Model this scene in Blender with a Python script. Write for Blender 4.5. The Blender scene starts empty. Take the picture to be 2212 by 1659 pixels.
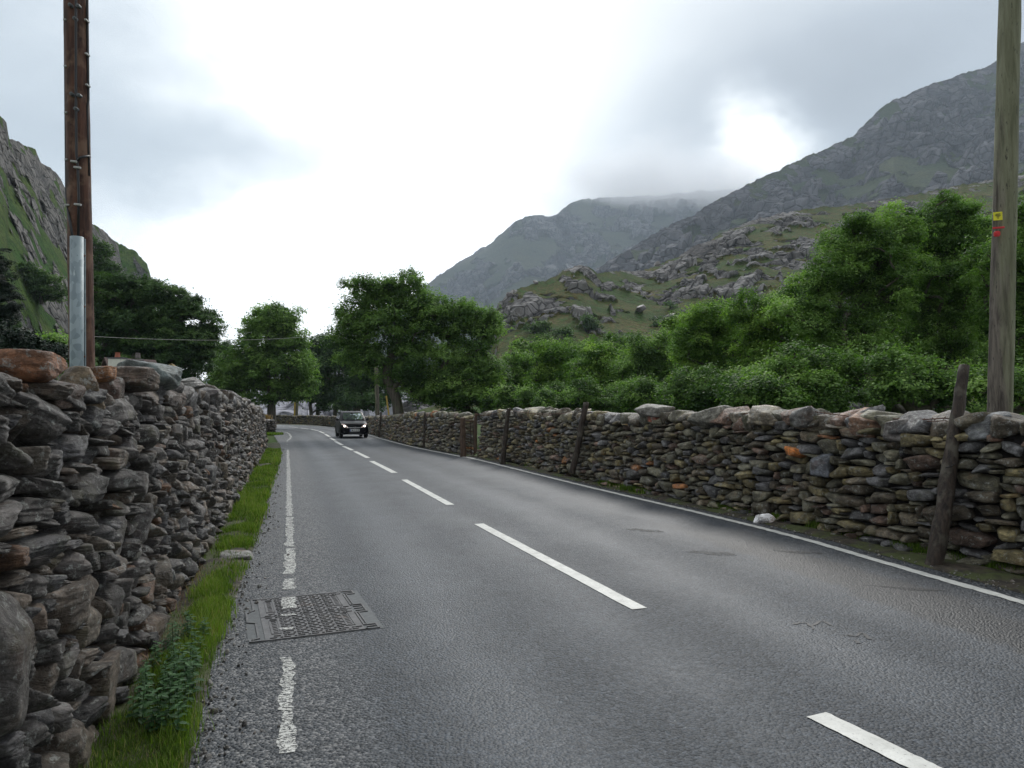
import bpy, math, random
import numpy as np
from mathutils import Vector, Matrix
SC = bpy.context.scene
COL = SC.collection
R_ = np.random.RandomState
rnd = random.Random(7)

# ------------------------------------------------------------------ camera geometry
H = 1.55; F = 1535.0; PITCH = math.atan((885-829.5)/F)
cp, sp = math.cos(PITCH), math.sin(PITCH)
CAM = np.array([0, 0, H])
def ray(px, py):
    a = (px-1106)/F; b = (829.5-py)/F
    return np.array([a/(cp-b*sp), 1.0, (sp+b*cp)/(cp-b*sp)])
def P(px, py, Z):
    return CAM + ray(px, py)*Z
def G(px, py, z=0.0):
    r = ray(px, py); t = (z-H)/r[2]
    return CAM + r*t
def W(px, Z, z=0.0):      # point at photo column px, distance Z, height z
    r = ray(px, 885); return np.array([r[0]*Z, Z, z])

# ------------------------------------------------------------------ object helpers
def tag(o, label=None, cat=None, group=None, kind=None):
    if label: o['label'] = label
    if cat: o['category'] = cat
    if group: o['group'] = group
    if kind: o['kind'] = kind
    return o
def empty(name, loc=(0, 0, 0), rz=0):
    o = bpy.data.objects.new(name, None); COL.objects.link(o)
    o.location = Vector([float(v) for v in loc]); o.rotation_euler = (0, 0, rz); return o
def mesh(name, V, Fc, mat, parent=None, attrs=None, smooth=False):
    """Fc: int array (n,4) or (n,3), or list of such arrays, or python list of polys"""
    V = np.asarray(V, dtype=np.float32).reshape(-1, 3)
    me = bpy.data.meshes.new(name)
    if isinstance(Fc, np.ndarray): Fc = [Fc]
    if isinstance(Fc, list) and len(Fc) and not isinstance(Fc[0], np.ndarray):
        loops = np.array([i for f in Fc for i in f], dtype=np.int32)
        tot = np.array([len(f) for f in Fc], dtype=np.int32)
    else:
        loops = np.concatenate([f.ravel() for f in Fc]).astype(np.int32)
        tot = np.concatenate([np.full(len(f), f.shape[1]) for f in Fc]).astype(np.int32)
    st = np.concatenate([[0], np.cumsum(tot)[:-1]]).astype(np.int32)
    me.vertices.add(len(V)); me.vertices.foreach_set('co', V.ravel())
    me.loops.add(len(loops)); me.loops.foreach_set('vertex_index', loops)
    me.polygons.add(len(tot)); me.polygons.foreach_set('loop_start', st)
    if smooth: me.polygons.foreach_set('use_smooth', np.ones(len(tot), dtype=bool))
    else: me.polygons.foreach_set('use_smooth', np.zeros(len(tot), dtype=bool))
    for k, a in (attrs or {}).items():
        a = np.asarray(a, dtype=np.float32)
        if a.ndim == 1:
            at = me.attributes.new(k, 'FLOAT', 'POINT'); at.data.foreach_set('value', a)
        else:
            at = me.attributes.new(k, 'FLOAT_VECTOR', 'POINT'); at.data.foreach_set('vector', a.ravel())
    me.update(calc_edges=True); me.validate()
    o = bpy.data.objects.new(name, me)
    for m in (mat if isinstance(mat, (list, tuple)) else [mat]): me.materials.append(m)
    COL.objects.link(o)
    if parent is not None: o.parent = parent
    return o
class MB:
    def __init__(s): s.v = []; s.f = []; s.n = 0
    def add(s, V, Fs):
        V = np.asarray(V, float).reshape(-1, 3)
        s.f += [tuple(i+s.n for i in f) for f in Fs]; s.v.append(V); s.n += len(V)
    def box(s, c, size, M=None, bev=0):
        c = np.array(c, float); h = np.array(size, float)/2
        if bev:
            pts = []; b = bev
            V = []
            for sx in (-1, 1):
                for sy in (-1, 1):
                    for sz in (-1, 1):
                        V.append([sx*(h[0]-b), sy*(h[1]-b), sz*h[2]]); V.append([sx*(h[0]-b), sy*h[1], sz*(h[2]-b)]); V.append([sx*h[0], sy*(h[1]-b), sz*(h[2]-b)])
            V = np.array(V)
            import bmesh
            bm = bmesh.new(); vs = [bm.verts.new(p) for p in V]
            r = bmesh.ops.convex_hull(bm, input=vs); bm.verts.ensure_lookup_table(); bm.verts.index_update()
            Fs = [tuple(v.index for v in f.verts) for f in bm.faces]; V = np.array([v.co[:] for v in bm.verts]); bm.free()
        else:
            V = np.array([[x, y, z] for x in (-h[0], h[0]) for y in (-h[1], h[1]) for z in (-h[2], h[2])])
            Fs = [(0, 1, 3, 2), (4, 6, 7, 5), (0, 4, 5, 1), (2, 3, 7, 6), (0, 2, 6, 4), (1, 5, 7, 3)]
        if M is not None: V = V @ np.array(M)[:3, :3].T
        s.add(V+c, Fs)
    def tube(s, pts, rad, n=10, caps=True, wob=None):
        pts = np.array(pts, float); m = len(pts)
        rad = np.full(m, rad) if np.isscalar(rad) else np.array(rad, float)
        V = []
        T = np.gradient(pts, axis=0); T /= np.linalg.norm(T, axis=1)[:, None]+1e-9
        up = np.array([0, 0, 1.]) if abs(T[0][2]) < .9 else np.array([0, 1., 0])
        a = np.cross(T[0], up); a /= np.linalg.norm(a)
        for i in range(m):
            a = a-T[i]*np.dot(a, T[i]); a /= np.linalg.norm(a); b = np.cross(T[i], a)
            for k in range(n):
                t = 2*math.pi*k/n; r = rad[i]*(1 if wob is None else wob(i, k))
                V.append(pts[i]+r*(a*math.cos(t)+b*math.sin(t)))
        Fs = [(i*n+k, i*n+(k+1) % n, (i+1)*n+(k+1) % n, (i+1)*n+k) for i in range(m-1) for k in range(n)]
        if caps: Fs += [tuple(range(n))[::-1], tuple((m-1)*n+k for k in range(n))]
        s.add(V, Fs)
    def loft(s, secs, close=True, caps=True):
        n = len(secs[0]); V = np.concatenate([np.array(q, float) for q in secs]); m = len(secs)
        Fs = [(i*n+k, i*n+(k+1) % n, (i+1)*n+(k+1) % n, (i+1)*n+k) for i in range(m-1) for k in range(n if close else n-1)]
        if caps: Fs += [tuple(range(n))[::-1], tuple((m-1)*n+k for k in range(n))]
        s.add(V, Fs)
    def build(s, name, mat, parent=None, smooth=False):
        return mesh(name, np.concatenate(s.v), s.f, mat, parent, smooth=smooth)

# ------------------------------------------------------------------ numpy noise
def _hash(ix, iy, iz, seed):
    h = (ix.astype(np.int64)*374761393 + iy.astype(np.int64)*668265263 + iz.astype(np.int64)*2147483647 + seed*974634777) & 0xffffffff
    h = ((h ^ (h >> 13))*1274126177) & 0xffffffff
    h = ((h ^ (h >> 16))*2246822519) & 0xffffffff
    h ^= h >> 15
    return (h & 0xffffff)/float(0xffffff)
def vnoise(p, seed=0):
    p = np.asarray(p, float); i = np.floor(p).astype(np.int64); f = p-i; f = f*f*(3-2*f)
    r = 0
    for dx in (0, 1):
        wx = f[:, 0] if dx else 1-f[:, 0]
        for dy in (0, 1):
            wy = f[:, 1] if dy else 1-f[:, 1]
            for dz in (0, 1):
                wz = f[:, 2] if dz else 1-f[:, 2]
                r = r+wx*wy*wz*_hash(i[:, 0]+dx, i[:, 1]+dy, i[:, 2]+dz, seed)
    return r*2-1
def fbm(p, octs=4, seed=0, gain=.5):
    r = 0; a = 1; t = 0
    for k in range(octs):
        r = r+a*vnoise(np.asarray(p)*2.03**k+k*17.3, seed+k); t += a; a *= gain
    return r/t
def worley(p, seed=0):
    p = np.asarray(p, float); i = np.floor(p).astype(np.int64)
    F1 = np.full(len(p), 9.); F2 = np.full(len(p), 9.); ID = np.zeros(len(p))
    for dx in (-1, 0, 1):
        for dy in (-1, 0, 1):
            for dz in (-1, 0, 1):
                c = i+[dx, dy, dz]
                q = np.stack([_hash(c[:, 0], c[:, 1], c[:, 2], seed+k) for k in (1, 2, 3)], 1)+c
                d = np.linalg.norm(q-p, axis=1); h = _hash(c[:, 0], c[:, 1], c[:, 2], seed+9)
                n = d < F1
                F2 = np.where(n, F1, np.minimum(F2, d)); ID = np.where(n, h, ID); F1 = np.where(n, d, F1)
    return F1, F2, ID
def sstep(a, b, x):
    t = np.clip((x-a)/(b-a), 0, 1); return t*t*(3-2*t)

# ------------------------------------------------------------------ material helpers
class NG:
    def __init__(s, name):
        s.m = bpy.data.materials.new(name); s.m.use_nodes = True; s.t = s.m.node_tree; s.N = s.t.nodes
        s.bsdf = s.N['Principled BSDF']; s.out = s.N['Material Output']
        s.bsdf.inputs['Specular IOR Level'].default_value = .4
    def n(s, typ, props=None, **inp):
        nd = s.N.new(typ)
        for k, v in (props or {}).items(): setattr(nd, k, v)
        for k, v in inp.items():
            key = int(k[1:]) if k[0] == 'i' and k[1:].isdigit() else k.replace('_', ' ')
            s.set(nd, key, v)
        return nd
    def set(s, nd, key, v):
        sk = nd.inputs[key]
        if isinstance(v, bpy.types.NodeSocket): s.t.links.new(v, sk)
        elif isinstance(v, bpy.types.Node): s.t.links.new(v.outputs[0], sk)
        else: sk.default_value = v
    def attr(s, name): return s.n('ShaderNodeAttribute', {'attribute_name': name})
    def pos(s): return s.n('ShaderNodeNewGeometry').outputs['Position']
    def obj(s): return s.n('ShaderNodeTexCoord').outputs['Object']
    def mapv(s, v, sc=(1, 1, 1), rot=(0, 0, 0)):
        nd = s.n('ShaderNodeMapping', Vector=v); nd.inputs['Scale'].default_value = sc; nd.inputs['Rotation'].default_value = rot; return nd.outputs[0]
    def noise(s, v, scale, detail=4, rough=.55, dist=0):
        nd = s.n('ShaderNodeTexNoise', Vector=v, Scale=scale, Detail=detail, Roughness=rough, Distortion=dist); return nd.outputs[0]
    def vor(s, v, scale, feat='F1', out=0):
        nd = s.n('ShaderNodeTexVoronoi', {'feature': feat}, Vector=v, Scale=scale); return nd.outputs[out]
    def ramp(s, f, stops, interp='LINEAR'):
        nd = s.n('ShaderNodeValToRGB', Fac=f); cr = nd.color_ramp; cr.interpolation = interp
        while len(cr.elements) < len(stops): cr.elements.new(.5)
        for e, (p, c) in zip(cr.elements, stops):
            e.position = p; e.color = (c, c, c, 1) if np.isscalar(c) else (*c, 1)
        return nd.outputs[0]
    def math(s, op, a, b=0., clamp=False):
        nd = s.n('ShaderNodeMath', {'operation': op, 'use_clamp': clamp}); s.set(nd, 0, a); s.set(nd, 1, b); return nd.outputs[0]
    def mix(s, f, a, b, mode='MIX'):
        nd = s.n('ShaderNodeMix', {'data_type': 'RGBA', 'blend_type': mode})
        s.set(nd, 0, f); s.set(nd, 6, a if not isinstance(a, tuple) else (*a, 1)); s.set(nd, 7, b if not isinstance(b, tuple) else (*b, 1)); return nd.outputs[2]
    def bump(s, h, strength=.5, dist=.02, nrm=None):
        nd = s.n('ShaderNodeBump', Height=h, Strength=strength, Distance=dist)
        if nrm is not None: s.set(nd, 'Normal', nrm)
        return nd.outputs[0]
    def fin(s, color=None, rough=None, normal=None, metal=None, **kw):
        if color is not None: s.set(s.bsdf, 'Base Color', (*color, 1) if isinstance(color, tuple) else color)
        if rough is not None: s.set(s.bsdf, 'Roughness', rough)
        if normal is not None: s.set(s.bsdf, 'Normal', normal)
        if metal is not None: s.set(s.bsdf, 'Metallic', metal)
        for k, v in kw.items(): s.set(s.bsdf, k.replace('_', ' '), v)
        return s.m
M = {}
def simple(name, col, rough=.6, metal=0, var=.15, scale=8, **kw):
    g = NG(name); p = g.obj(); n = g.noise(p, scale, 5)
    c = g.mix(g.ramp(n, [(.3, 0), (.7, 1)]), tuple(x*(1-var) for x in col), tuple(min(1, x*(1+var)) for x in col))
    M[name] = g.fin(c, rough, g.bump(n, .15, .01), metal, **kw); return M[name]

def mat_stone(name):
    g = NG(name)
    lc = g.attr('lc').outputs['Vector']; col = g.attr('col').outputs['Color']
    wv = g.n('ShaderNodeVectorMath', {'operation': 'MULTIPLY_ADD'}); g.set(wv, 0, g.n('ShaderNodeTexNoise', Vector=lc, Scale=4., Detail=4.).outputs[1]); wv.inputs[1].default_value = (.10, .10, .16); g.set(wv, 2, lc); wl = wv.outputs[0]
    n1 = g.noise(wl, 5, 6, .7); n2 = g.noise(lc, 55, 8, .8); n4 = g.noise(lc, 16, 8, .75)
    strat = g.noise(g.mapv(wl, (9, 9, 46), (.22, .1, 0)), 1, 8, .72, .8)
    v = g.math('ADD', g.math('MULTIPLY', n1, .7), g.math('ADD', g.math('MULTIPLY', strat, .35), g.math('MULTIPLY', n4, .45)))
    c = g.mix(1.0, col, g.ramp(v, [(.55, (.30, .28, .28)), (.72, (.9, .87, .83)), (.84, (2.3, 2.25, 2.2)), (.95, (4.0, 4.0, 3.95))]), 'MULTIPLY')  # mottling; its palest stops put wet highlights into the stone colour
    rust = g.ramp(g.noise(lc, 3.1, 5, .65), [(.58, 0), (.72, .5)])
    c = g.mix(rust, c, g.mix(1.0, col, (1.6, .95, .6), 'MULTIPLY'))
    lich_highlight = g.ramp(g.noise(lc, 17, 8, .8), [(.555, 0), (.61, .85)])
    c = g.mix(lich_highlight, c, (.36, .37, .345))  # pale lichen, brightened so its colour also stands in for highlights
    mossy = g.ramp(g.noise(lc, 2.6, 6, .7), [(.56, 0), (.70, .45)])
    c = g.mix(mossy, c, (.10, .10, .03))
    hgt = g.math('ADD', g.math('ADD', g.math('MULTIPLY', n2, .25), g.math('MULTIPLY', strat, .7)), g.math('MULTIPLY', n4, 1.1))
    hgt = g.math('ADD', hgt, g.math('MULTIPLY', n1, .8))
    M[name] = g.fin(c, g.ramp(n2, [(.35, .36), (.65, .70)]), g.bump(hgt, 1.0, .035), Specular_IOR_Level=.42)
mat_stone('stone')

def mat_asphalt():
    g = NG('asphalt'); p = g.pos()
    ac = g.attr('across').outputs['Fac']; al = g.attr('along').outputs['Fac']
    cmb = g.n('ShaderNodeCombineXYZ', X=ac, Y=g.math('MULTIPLY', al, .12)).outputs[0]
    edge = g.ramp(ac, [(0, 1), (.105, 1), (.155, 0), (.9, 0), (.97, .8)])
    v1 = g.vor(p, 62); v1c = g.n('ShaderNodeTexVoronoi', Vector=p, Scale=62.).outputs['Color']
    fine = g.noise(p, 130, 3, .6); patch = g.noise(p, .55, 5, .6); med = g.noise(p, 5, 5, .6)
    sep = g.n('ShaderNodeSeparateColor', Color=v1c).outputs[0]
    base = g.mix(g.ramp(sep, [(.0, 0), (.6, .35), (.93, .75), (1, 1)]), (.010, .014, .019), (.076, .090, .109))
    base = g.mix(1.0, base, g.ramp(patch, [(.3, .86), (.7, 1.14)]), 'MULTIPLY')
    base = g.mix(1.0, base, g.ramp(med, [(.3, .85), (.7, 1.12)]), 'MULTIPLY')
    # worn wheel tracks run along the lanes, smoother and a little paler
    lon = g.noise(cmb, 7, 6, .6, .3)
    track = g.math('ADD', g.ramp(ac, [(.16, 0), (.24, 1), (.33, .1), (.42, .7), (.5, 0), (.6, .9), (.68, .15), (.80, 1), (.9, 0)]), g.math('MULTIPLY', g.math('SUBTRACT', lon, .5), 1.5))
    track = g.ramp(track, [(.1, 0), (.9, 1)])
    base = g.mix(g.math('MULTIPLY', track, .3), base, (.072, .083, .098))
    dark = g.ramp(g.noise(cmb, 11, 5, .65, .6), [(.60, 0), (.68, .75)])
    dsel = g.math('MULTIPLY', dark, g.ramp(ac, [(.55, 0), (.72, 1), (.92, 1), (.99, 0)]))
    base = g.mix(dsel, base, (.026, .028, .031))
    py_ = g.n('ShaderNodeSeparateXYZ', Vector=p).outputs[1]
    band = g.math('MULTIPLY', g.ramp(g.math('ADD', ac, g.math('MULTIPLY', g.math('SUBTRACT', g.noise(p, 1.8, 5, .65), .5), .12)), [(.765, 0), (.785, 1), (.87, 1), (.895, 0)]), g.ramp(g.math('MULTIPLY', py_, .1), [(.80, 1), (1.0, 0)]))
    base = g.mix(g.math('MULTIPLY', band, .9), base, (.020, .022, .025))
    spk = g.ramp(g.vor(p, 9.0), [(.0, 1), (.035, 1), (.05, 0)])
    base = g.mix(g.math('MULTIPLY', spk, .5), base, (.4, .4, .38))
    base = g.mix(g.math('MULTIPLY', edge, g.ramp(sep, [(.5, 0), (1, .8)])), base, (.22, .215, .21))
    hh = g.math('ADD', g.math('MULTIPLY', v1, -1.2), g.math('MULTIPLY', fine, .5))
    st = g.math('SUBTRACT', 1.0, g.math('MULTIPLY', track, .25))
    b = g.n('ShaderNodeBump', Height=hh, Strength=g.math('MULTIPLY', st, .9), Distance=.008).outputs[0]
    rough = g.math('SUBTRACT', g.math('SUBTRACT', .55, g.math('MULTIPLY', track, .09)), g.math('MULTIPLY', band, .05))
    M['asphalt'] = g.fin(base, rough, b, Specular_IOR_Level=.38)
mat_asphalt()
def mat_paint(name, worn):
    g = NG(name); p = g.pos()
    n = g.noise(p, 70, 6, .8); n2 = g.noise(g.mapv(p, (16, 75, 1)), 1, 5, .7)
    c = g.mix(g.ramp(g.noise(p, 6, 5, .6), [(.3, 0), (.7, 1)]), (.46, .46, .43), (.70, .70, .66))
    mask = g.math('ADD', g.math('MULTIPLY', n, .55), g.math('MULTIPLY', n2, .45))
    f = g.ramp(mask, [(worn, 0), (worn+.035, 1)])
    c = g.mix(g.ramp(n, [(.3, .5), (.5, 0)]), c, (.3, .3, .29))
    tr = g.n('ShaderNodeBsdfTransparent'); mx = g.n('ShaderNodeMixShader', Fac=f)
    g.t.links.new(tr.outputs[0], mx.inputs[1]); g.t.links.new(g.bsdf.outputs[0], mx.inputs[2]); g.t.links.new(mx.outputs[0], g.out.inputs[0])
    M[name] = g.fin(c, .5, g.bump(n, .3, .004))
mat_paint('paint', .375); mat_paint('paint_worn', .482); mat_paint('paint_scuffed', .40)

def mat_leaf(name, stops, trans=.42, rough=.55):
    g = NG(name); t = g.attr('tone').outputs['Fac']
    c = g.ramp(t, stops)
    tl = g.n('ShaderNodeBsdfTranslucent'); g.t.links.new(g.mix(1.0, c, (1.0, 1.25, .5), 'MULTIPLY'), tl.inputs[0])
    mx = g.n('ShaderNodeMixShader'); mx.inputs[0].default_value = trans
    g.t.links.new(g.bsdf.outputs[0], mx.inputs[1]); g.t.links.new(tl.outputs[0], mx.inputs[2]); g.t.links.new(mx.outputs[0], g.out.inputs[0])
    M[name] = g.fin(c, rough, Specular_IOR_Level=.2)
mat_leaf('leaf_ash', [(0, (.045, .095, .026)), (.5, (.14, .245, .062)), (1, (.30, .44, .13))])
mat_leaf('leaf_dark', [(0, (.026, .058, .022)), (.5, (.064, .125, .042)), (1, (.13, .21, .070))], .35)
mat_leaf('leaf_bright', [(0, (.06, .13, .025)), (.5, (.18, .31, .06)), (1, (.35, .48, .11))], .45)
mat_leaf('conifer', [(0, (.008, .018, .012)), (1, (.022, .045, .024))], .1)
mat_leaf('grass_blade', [(0, (.045, .075, .012)), (.5, (.115, .19, .028)), (.85, (.21, .30, .05)), (1, (.30, .27, .12))], .35)
mat_leaf('nettle', [(0, (.020, .060, .020)), (1, (.055, .13, .040))], .25)
mat_leaf('dead_stalks', [(0, (.10, .035, .02)), (1, (.42, .27, .12))], .2)

def mat_bark(name, a, b, c2, sc=1.0):
    g = NG(name); p = g.obj()
    n = g.noise(g.mapv(p, (14*sc, 14*sc, 1.6*sc)), 1, 6, .65, .3); m = g.noise(p, 3*sc, 5, .6)
    c = g.mix(g.ramp(n, [(.35, 0), (.65, 1)]), a, b); c = g.mix(g.ramp(m, [(.5, 0), (.62, .8)]), c, c2)
    M[name] = g.fin(c, .75, g.bump(n, .8, .02))
mat_bark('bark', (.045, .038, .030), (.14, .12, .095), (.09, .10, .06))
mat_bark('pole_brown', (.028, .011, .007), (.115, .050, .030), (.17, .10, .065), 1.3)
mat_bark('post_wood', (.012, .009, .007), (.060, .043, .032), (.10, .09, .07), 2.2)
mat_bark('gate_post_wood', (.04, .024, .017), (.13, .085, .058), (.10, .065, .04), 2)
def mat_pole_green():
    g = NG('pole_green'); p = g.obj()
    n = g.noise(g.mapv(p, (16, 16, 1.5)), 1, 7, .7, .5); m = g.noise(g.mapv(p, (7, 7, .7)), 1, 5, .6)
    sx = g.n('ShaderNodeSeparateXYZ', Vector=p).outputs[0]
    side = g.math('ADD', g.math('MULTIPLY', g.math('ABSOLUTE', g.math('SUBTRACT', sx, -.02)), 5.0), g.math('MULTIPLY', g.math('SUBTRACT', m, .5), 2.2))
    c = g.mix(g.ramp(n, [(.38, 0), (.62, 1)]), (.045, .035, .030), (.19, .165, .135))
    c = g.mix(g.ramp(side, [(.5, 0), (1.0, .75)]), c, g.mix(g.ramp(n, [(.3, 0), (.6, 1)]), (.13, .135, .075), (.23, .24, .15)))
    c = g.mix(g.ramp(g.noise(g.mapv(p, (30, 30, 6)), 1, 5, .7), [(.60, 0), (.68, .9)]), c, (.03, .026, .022))
    M['pole_green'] = g.fin(c, .8, g.bump(n, .8, .02))
mat_pole_green()
def mat_galv():
    g = NG('galvanised'); p = g.obj(); v = g.n('ShaderNodeTexVoronoi', Vector=g.mapv(p, (9, 9, 6)), Scale=2.0).outputs['Color']
    s = g.n('ShaderNodeSeparateColor', Color=v).outputs[0]; n = g.noise(g.mapv(p, (8, 8, 2)), 1, 6, .7)
    c = g.mix(g.ramp(s, [(.2, 0), (.9, 1)]), (.17, .215, .235), (.26, .315, .335)); c = g.mix(g.ramp(n, [(.60, 0), (.64, .7)]), c, (.52, .58, .58))
    M['galvanised'] = g.fin(c, .55, g.bump(n, .2, .005), .25)
mat_galv()
simple('cable_black', (.02, .02, .022), .5); simple('clip_white', (.36, .36, .35), .4); simple('bolt_zinc', (.13, .14, .145), .6, .3)
simple('rust', (.09, .035, .02), .8); simple('iron', (.05, .03, .028), .7)
simple('sign_yellow', (.72, .66, .02), .4); simple('sign_black', (.02, .02, .02), .5); simple('red_plastic', (.55, .015, .02), .3)
simple('rod_yellow', (.42, .30, .07), .6); simple('white_render', (.66, .65, .58), .8, var=.06); simple('terracotta', (.30, .10, .06), .8)
simple('slate_roof', (.10, .095, .105), .6); simple('brown_roof', (.075, .045, .04), .7, var=.3); simple('stone_block', (.15, .13, .125), .85, var=.35, scale=14)
simple('slab_grey', (.22, .22, .21), .7, var=.3, scale=20); simple('concrete', (.10, .108, .112), .7, var=.25, scale=25)
def mat_iron():
    g = NG('cover_iron'); p = g.obj(); n = g.noise(p, 9, 6, .7)
    c = g.mix(g.ramp(n, [(.35, 0), (.65, 1)]), (.05, .048, .048), (.12, .115, .115)); c = g.mix(g.ramp(g.noise(p, 4, 4, .6), [(.58, 0), (.7, .5)]), c, (.17, .12, .09))
    M['cover_iron'] = g.fin(c, .42, g.bump(n, .3, .004), .35)
mat_iron()
# paint and car
g = NG('car_paint'); M['car_paint'] = g.fin((.004, .004, .006), .3, None, 0., Coat_Weight=.03, Coat_Roughness=.08, Specular_IOR_Level=.10)
g = NG('car_glass'); M['car_glass'] = g.fin((.42, .48, .51), .06, None, .85)
g = NG('side_glass'); M['side_glass'] = g.fin((.05, .055, .06), .06, None, .5)
simple('rubber', (.012, .012, .013), .8); simple('chrome', (.75, .75, .76), .15, 1.0, var=.02); simple('wheel_rim', (.35, .35, .36), .35, .8)
simple('plastic_black', (.015, .015, .016), .5); simple('plate_white', (.78, .78, .76), .4, var=.03); simple('plate_blue', (.02, .05, .30), .4); simple('black_ink', (.01, .01, .01), .5)
g = NG('headlight_glass'); M['headlight_glass'] = g.fin((.6, .5, .48), .15, None, .4, Emission_Color=(1, .80, .74, 1), Emission_Strength=.2)
g = NG('lit_bulb'); M['lit_bulb'] = g.fin((1, .9, .8), .3, Emission_Color=(1, .9, .78, 1), Emission_Strength=2.5)

def mat_hill(name, gr, rk, scale):
    """gr: three grass tones, rk: two rock tones; scale = world size of the finest shader detail"""
    g = NG(name); p = g.pos(); rock = g.attr('rock').outputs['Fac']; tone = g.attr('tone').outputs['Fac']
    s = 1.0/scale
    n = g.noise(p, s*.9, 8, .68); nb = g.noise(p, s*.12, 5, .6); v = g.vor(g.mapv(p, (1, 1, 1.5)), s*.45, 'DISTANCE_TO_EDGE')
    n3 = g.noise(g.mapv(p, (1, 1, .35)), s*.6, 6, .7, .6)
    gc = g.mix(g.ramp(nb, [(.38, 0), (.62, 1)]), gr[0], gr[1]); gc = g.mix(g.ramp(n, [(.45, 0), (.62, .8)]), gc, gr[2]); gc = g.mix(1.0, gc, g.ramp(g.noise(p, s*2.2, 6, .75), [(.35, .45), (.65, 1.7)]), 'MULTIPLY')
    rc = g.mix(g.ramp(g.math('ADD', g.math('MULTIPLY', n3, .7), g.math('MULTIPLY', tone, .4)), [(.35, 0), (.8, 1)]), rk[0], rk[1])
    rc = g.mix(g.ramp(v, [(0, .75), (.10, 0)]), rc, tuple(x*.35 for x in rk[0]))
    m = g.math('ADD', rock, g.math('MULTIPLY', g.math('SUBTRACT', n, .5), 1.8))
    f = g.ramp(m, [(.44, 0), (.54, 1)])
    c = g.mix(f, gc, rc)
    hgt = g.math('ADD', n, g.math('MULTIPLY', g.ramp(v, [(0, 0), (.12, 1)]), g.math('MULTIPLY', f, .5)))
    M[name] = g.fin(c, .95, g.bump(hgt, .9, scale*.5), Specular_IOR_Level=.12)
mat_hill('hill_knoll', ((.034, .052, .012), (.085, .070, .024), (.026, .078, .014)), ((.075, .072, .072), (.30, .288, .280)), 1.6)
mat_hill('hill_left', ((.026, .072, .010), (.060, .088, .018), (.018, .045, .010)), ((.07, .07, .07), (.22, .21, .20)), 1.2)
mat_hill('hill_crag', ((.035, .055, .022), (.060, .070, .030), (.04, .05, .03)), ((.06, .06, .066), (.17, .165, .175)), 8.0)
mat_hill('hill_far', ((.035, .05, .032), (.055, .065, .038), (.04, .045, .035)), ((.07, .072, .08), (.18, .18, .19)), 10.0)
mat_hill('hill_slate', ((.30, .30, .34), (.42, .42, .47), (.25, .26, .28)), ((.30, .30, .34), (.55, .55, .60)), 6.0)
def mat_ground():
    g = NG('field'); p = g.pos(); n = g.noise(p, 2.2, 8, .7); nb = g.noise(p, .15, 4, .6)
    c = g.mix(g.ramp(nb, [(.4, 0), (.6, 1)]), (.035, .075, .016), (.07, .10, .03)); c = g.mix(g.ramp(n, [(.45, 0), (.6, .8)]), c, (.04, .05, .02))
    M['field'] = g.fin(c, .95, g.bump(n, .8, .08), Specular_IOR_Level=.1)
    g = NG('verge_soil'); p = g.pos(); n = g.noise(p, 12, 7, .7); n2 = g.noise(p, 1.7, 5, .6); n3 = g.noise(p, 45, 4, .6)
    c = g.mix(g.ramp(n, [(.4, 0), (.62, 1)]), (.022, .018, .013), (.075, .06, .042)); c = g.mix(g.ramp(g.math('ADD', n2, g.math('MULTIPLY', g.math('SUBTRACT', n, .5), .5)), [(.44, 0), (.56, .85)]), c, g.mix(n3, (.03, .045, .01), (.08, .10, .02)))
    M['verge_soil'] = g.fin(c, .8, g.bump(g.math('ADD', n, g.math('MULTIPLY', n3, .4)), .9, .03))
    g = NG('wall_core'); p = g.pos(); n = g.noise(p, 14, 6, .7)
    M['wall_core'] = g.fin(g.mix(n, (.006, .005, .005), (.022, .019, .016)), .9, g.bump(n, 1, .05))
mat_ground()

# ------------------------------------------------------------------ curves of the road, from the survey points
def resample(pts, step):
    pts = np.array(pts, float)[:, :2]
    # Catmull-Rom then arc-length
    out = []
    for i in range(len(pts)-1):
        p0 = pts[max(i-1, 0)]; p1 = pts[i]; p2 = pts[i+1]; p3 = pts[min(i+2, len(pts)-1)]
        for t in np.linspace(0, 1, 16, endpoint=False):
            out.append(.5*((2*p1)+(-p0+p2)*t+(2*p0-5*p1+4*p2-p3)*t*t+(-p0+3*p1-3*p2+p3)*t**3))
    out.append(pts[-1]); out = np.array(out)
    d = np.concatenate([[0], np.cumsum(np.linalg.norm(np.diff(out, axis=0), axis=1))])
    s = np.arange(0, d[-1], step)
    return np.stack([np.interp(s, d, out[:, k]) for k in (0, 1)], 1)
def gp(lst): return [G(*q)[:2] for q in lst]
def back(pts, y0=-7):
    a, b = np.array(pts[0]), np.array(pts[1]); t = (y0-a[1])/(b[1]-a[1]); return [a+(b-a)*t]+[np.array(q) for q in pts]
left_edge = back([(-1.43, 3.05), (-1.96, 4.62), (-2.83, 7.6), (-4.22, 12.2), (-9.37, 28.7)]+[(-15.7, 46.4), (-18.0, 50.6), (-23, 58), (-30, 65), (-42, 71)])
right_line = back(gp([(2212, 1302), (1640, 1140), (1250, 1047), (1027, 992), (987, 984.7), (887, 964.4), (824, 948), (794.6, 938.8)])+[(-12.0, 53.5), (-15.2, 61.5), (-19.7, 69.3), (-24.8, 74.4), (-32, 79.5), (-42, 84)])
left_line = back(gp([(620, 1610), (622, 1400), (625, 1280), (625, 1100), (622, 975), (620.5, 953.5)])+[(-12.9, 41.5), (-16.4, 50.6), (-22, 58), (-29, 65), (-41, 71.5)])
def offset(c, d):
    T = np.gradient(c, axis=0); T /= np.linalg.norm(T, axis=1)[:, None]
    return c+np.stack([T[:, 1], -T[:, 0]], 1)*d     # d>0: to the right of travel direction (near -> far)
LE = resample(left_edge, .25); RL = resample(right_line, .25); LL = resample(left_line, .25)
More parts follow.
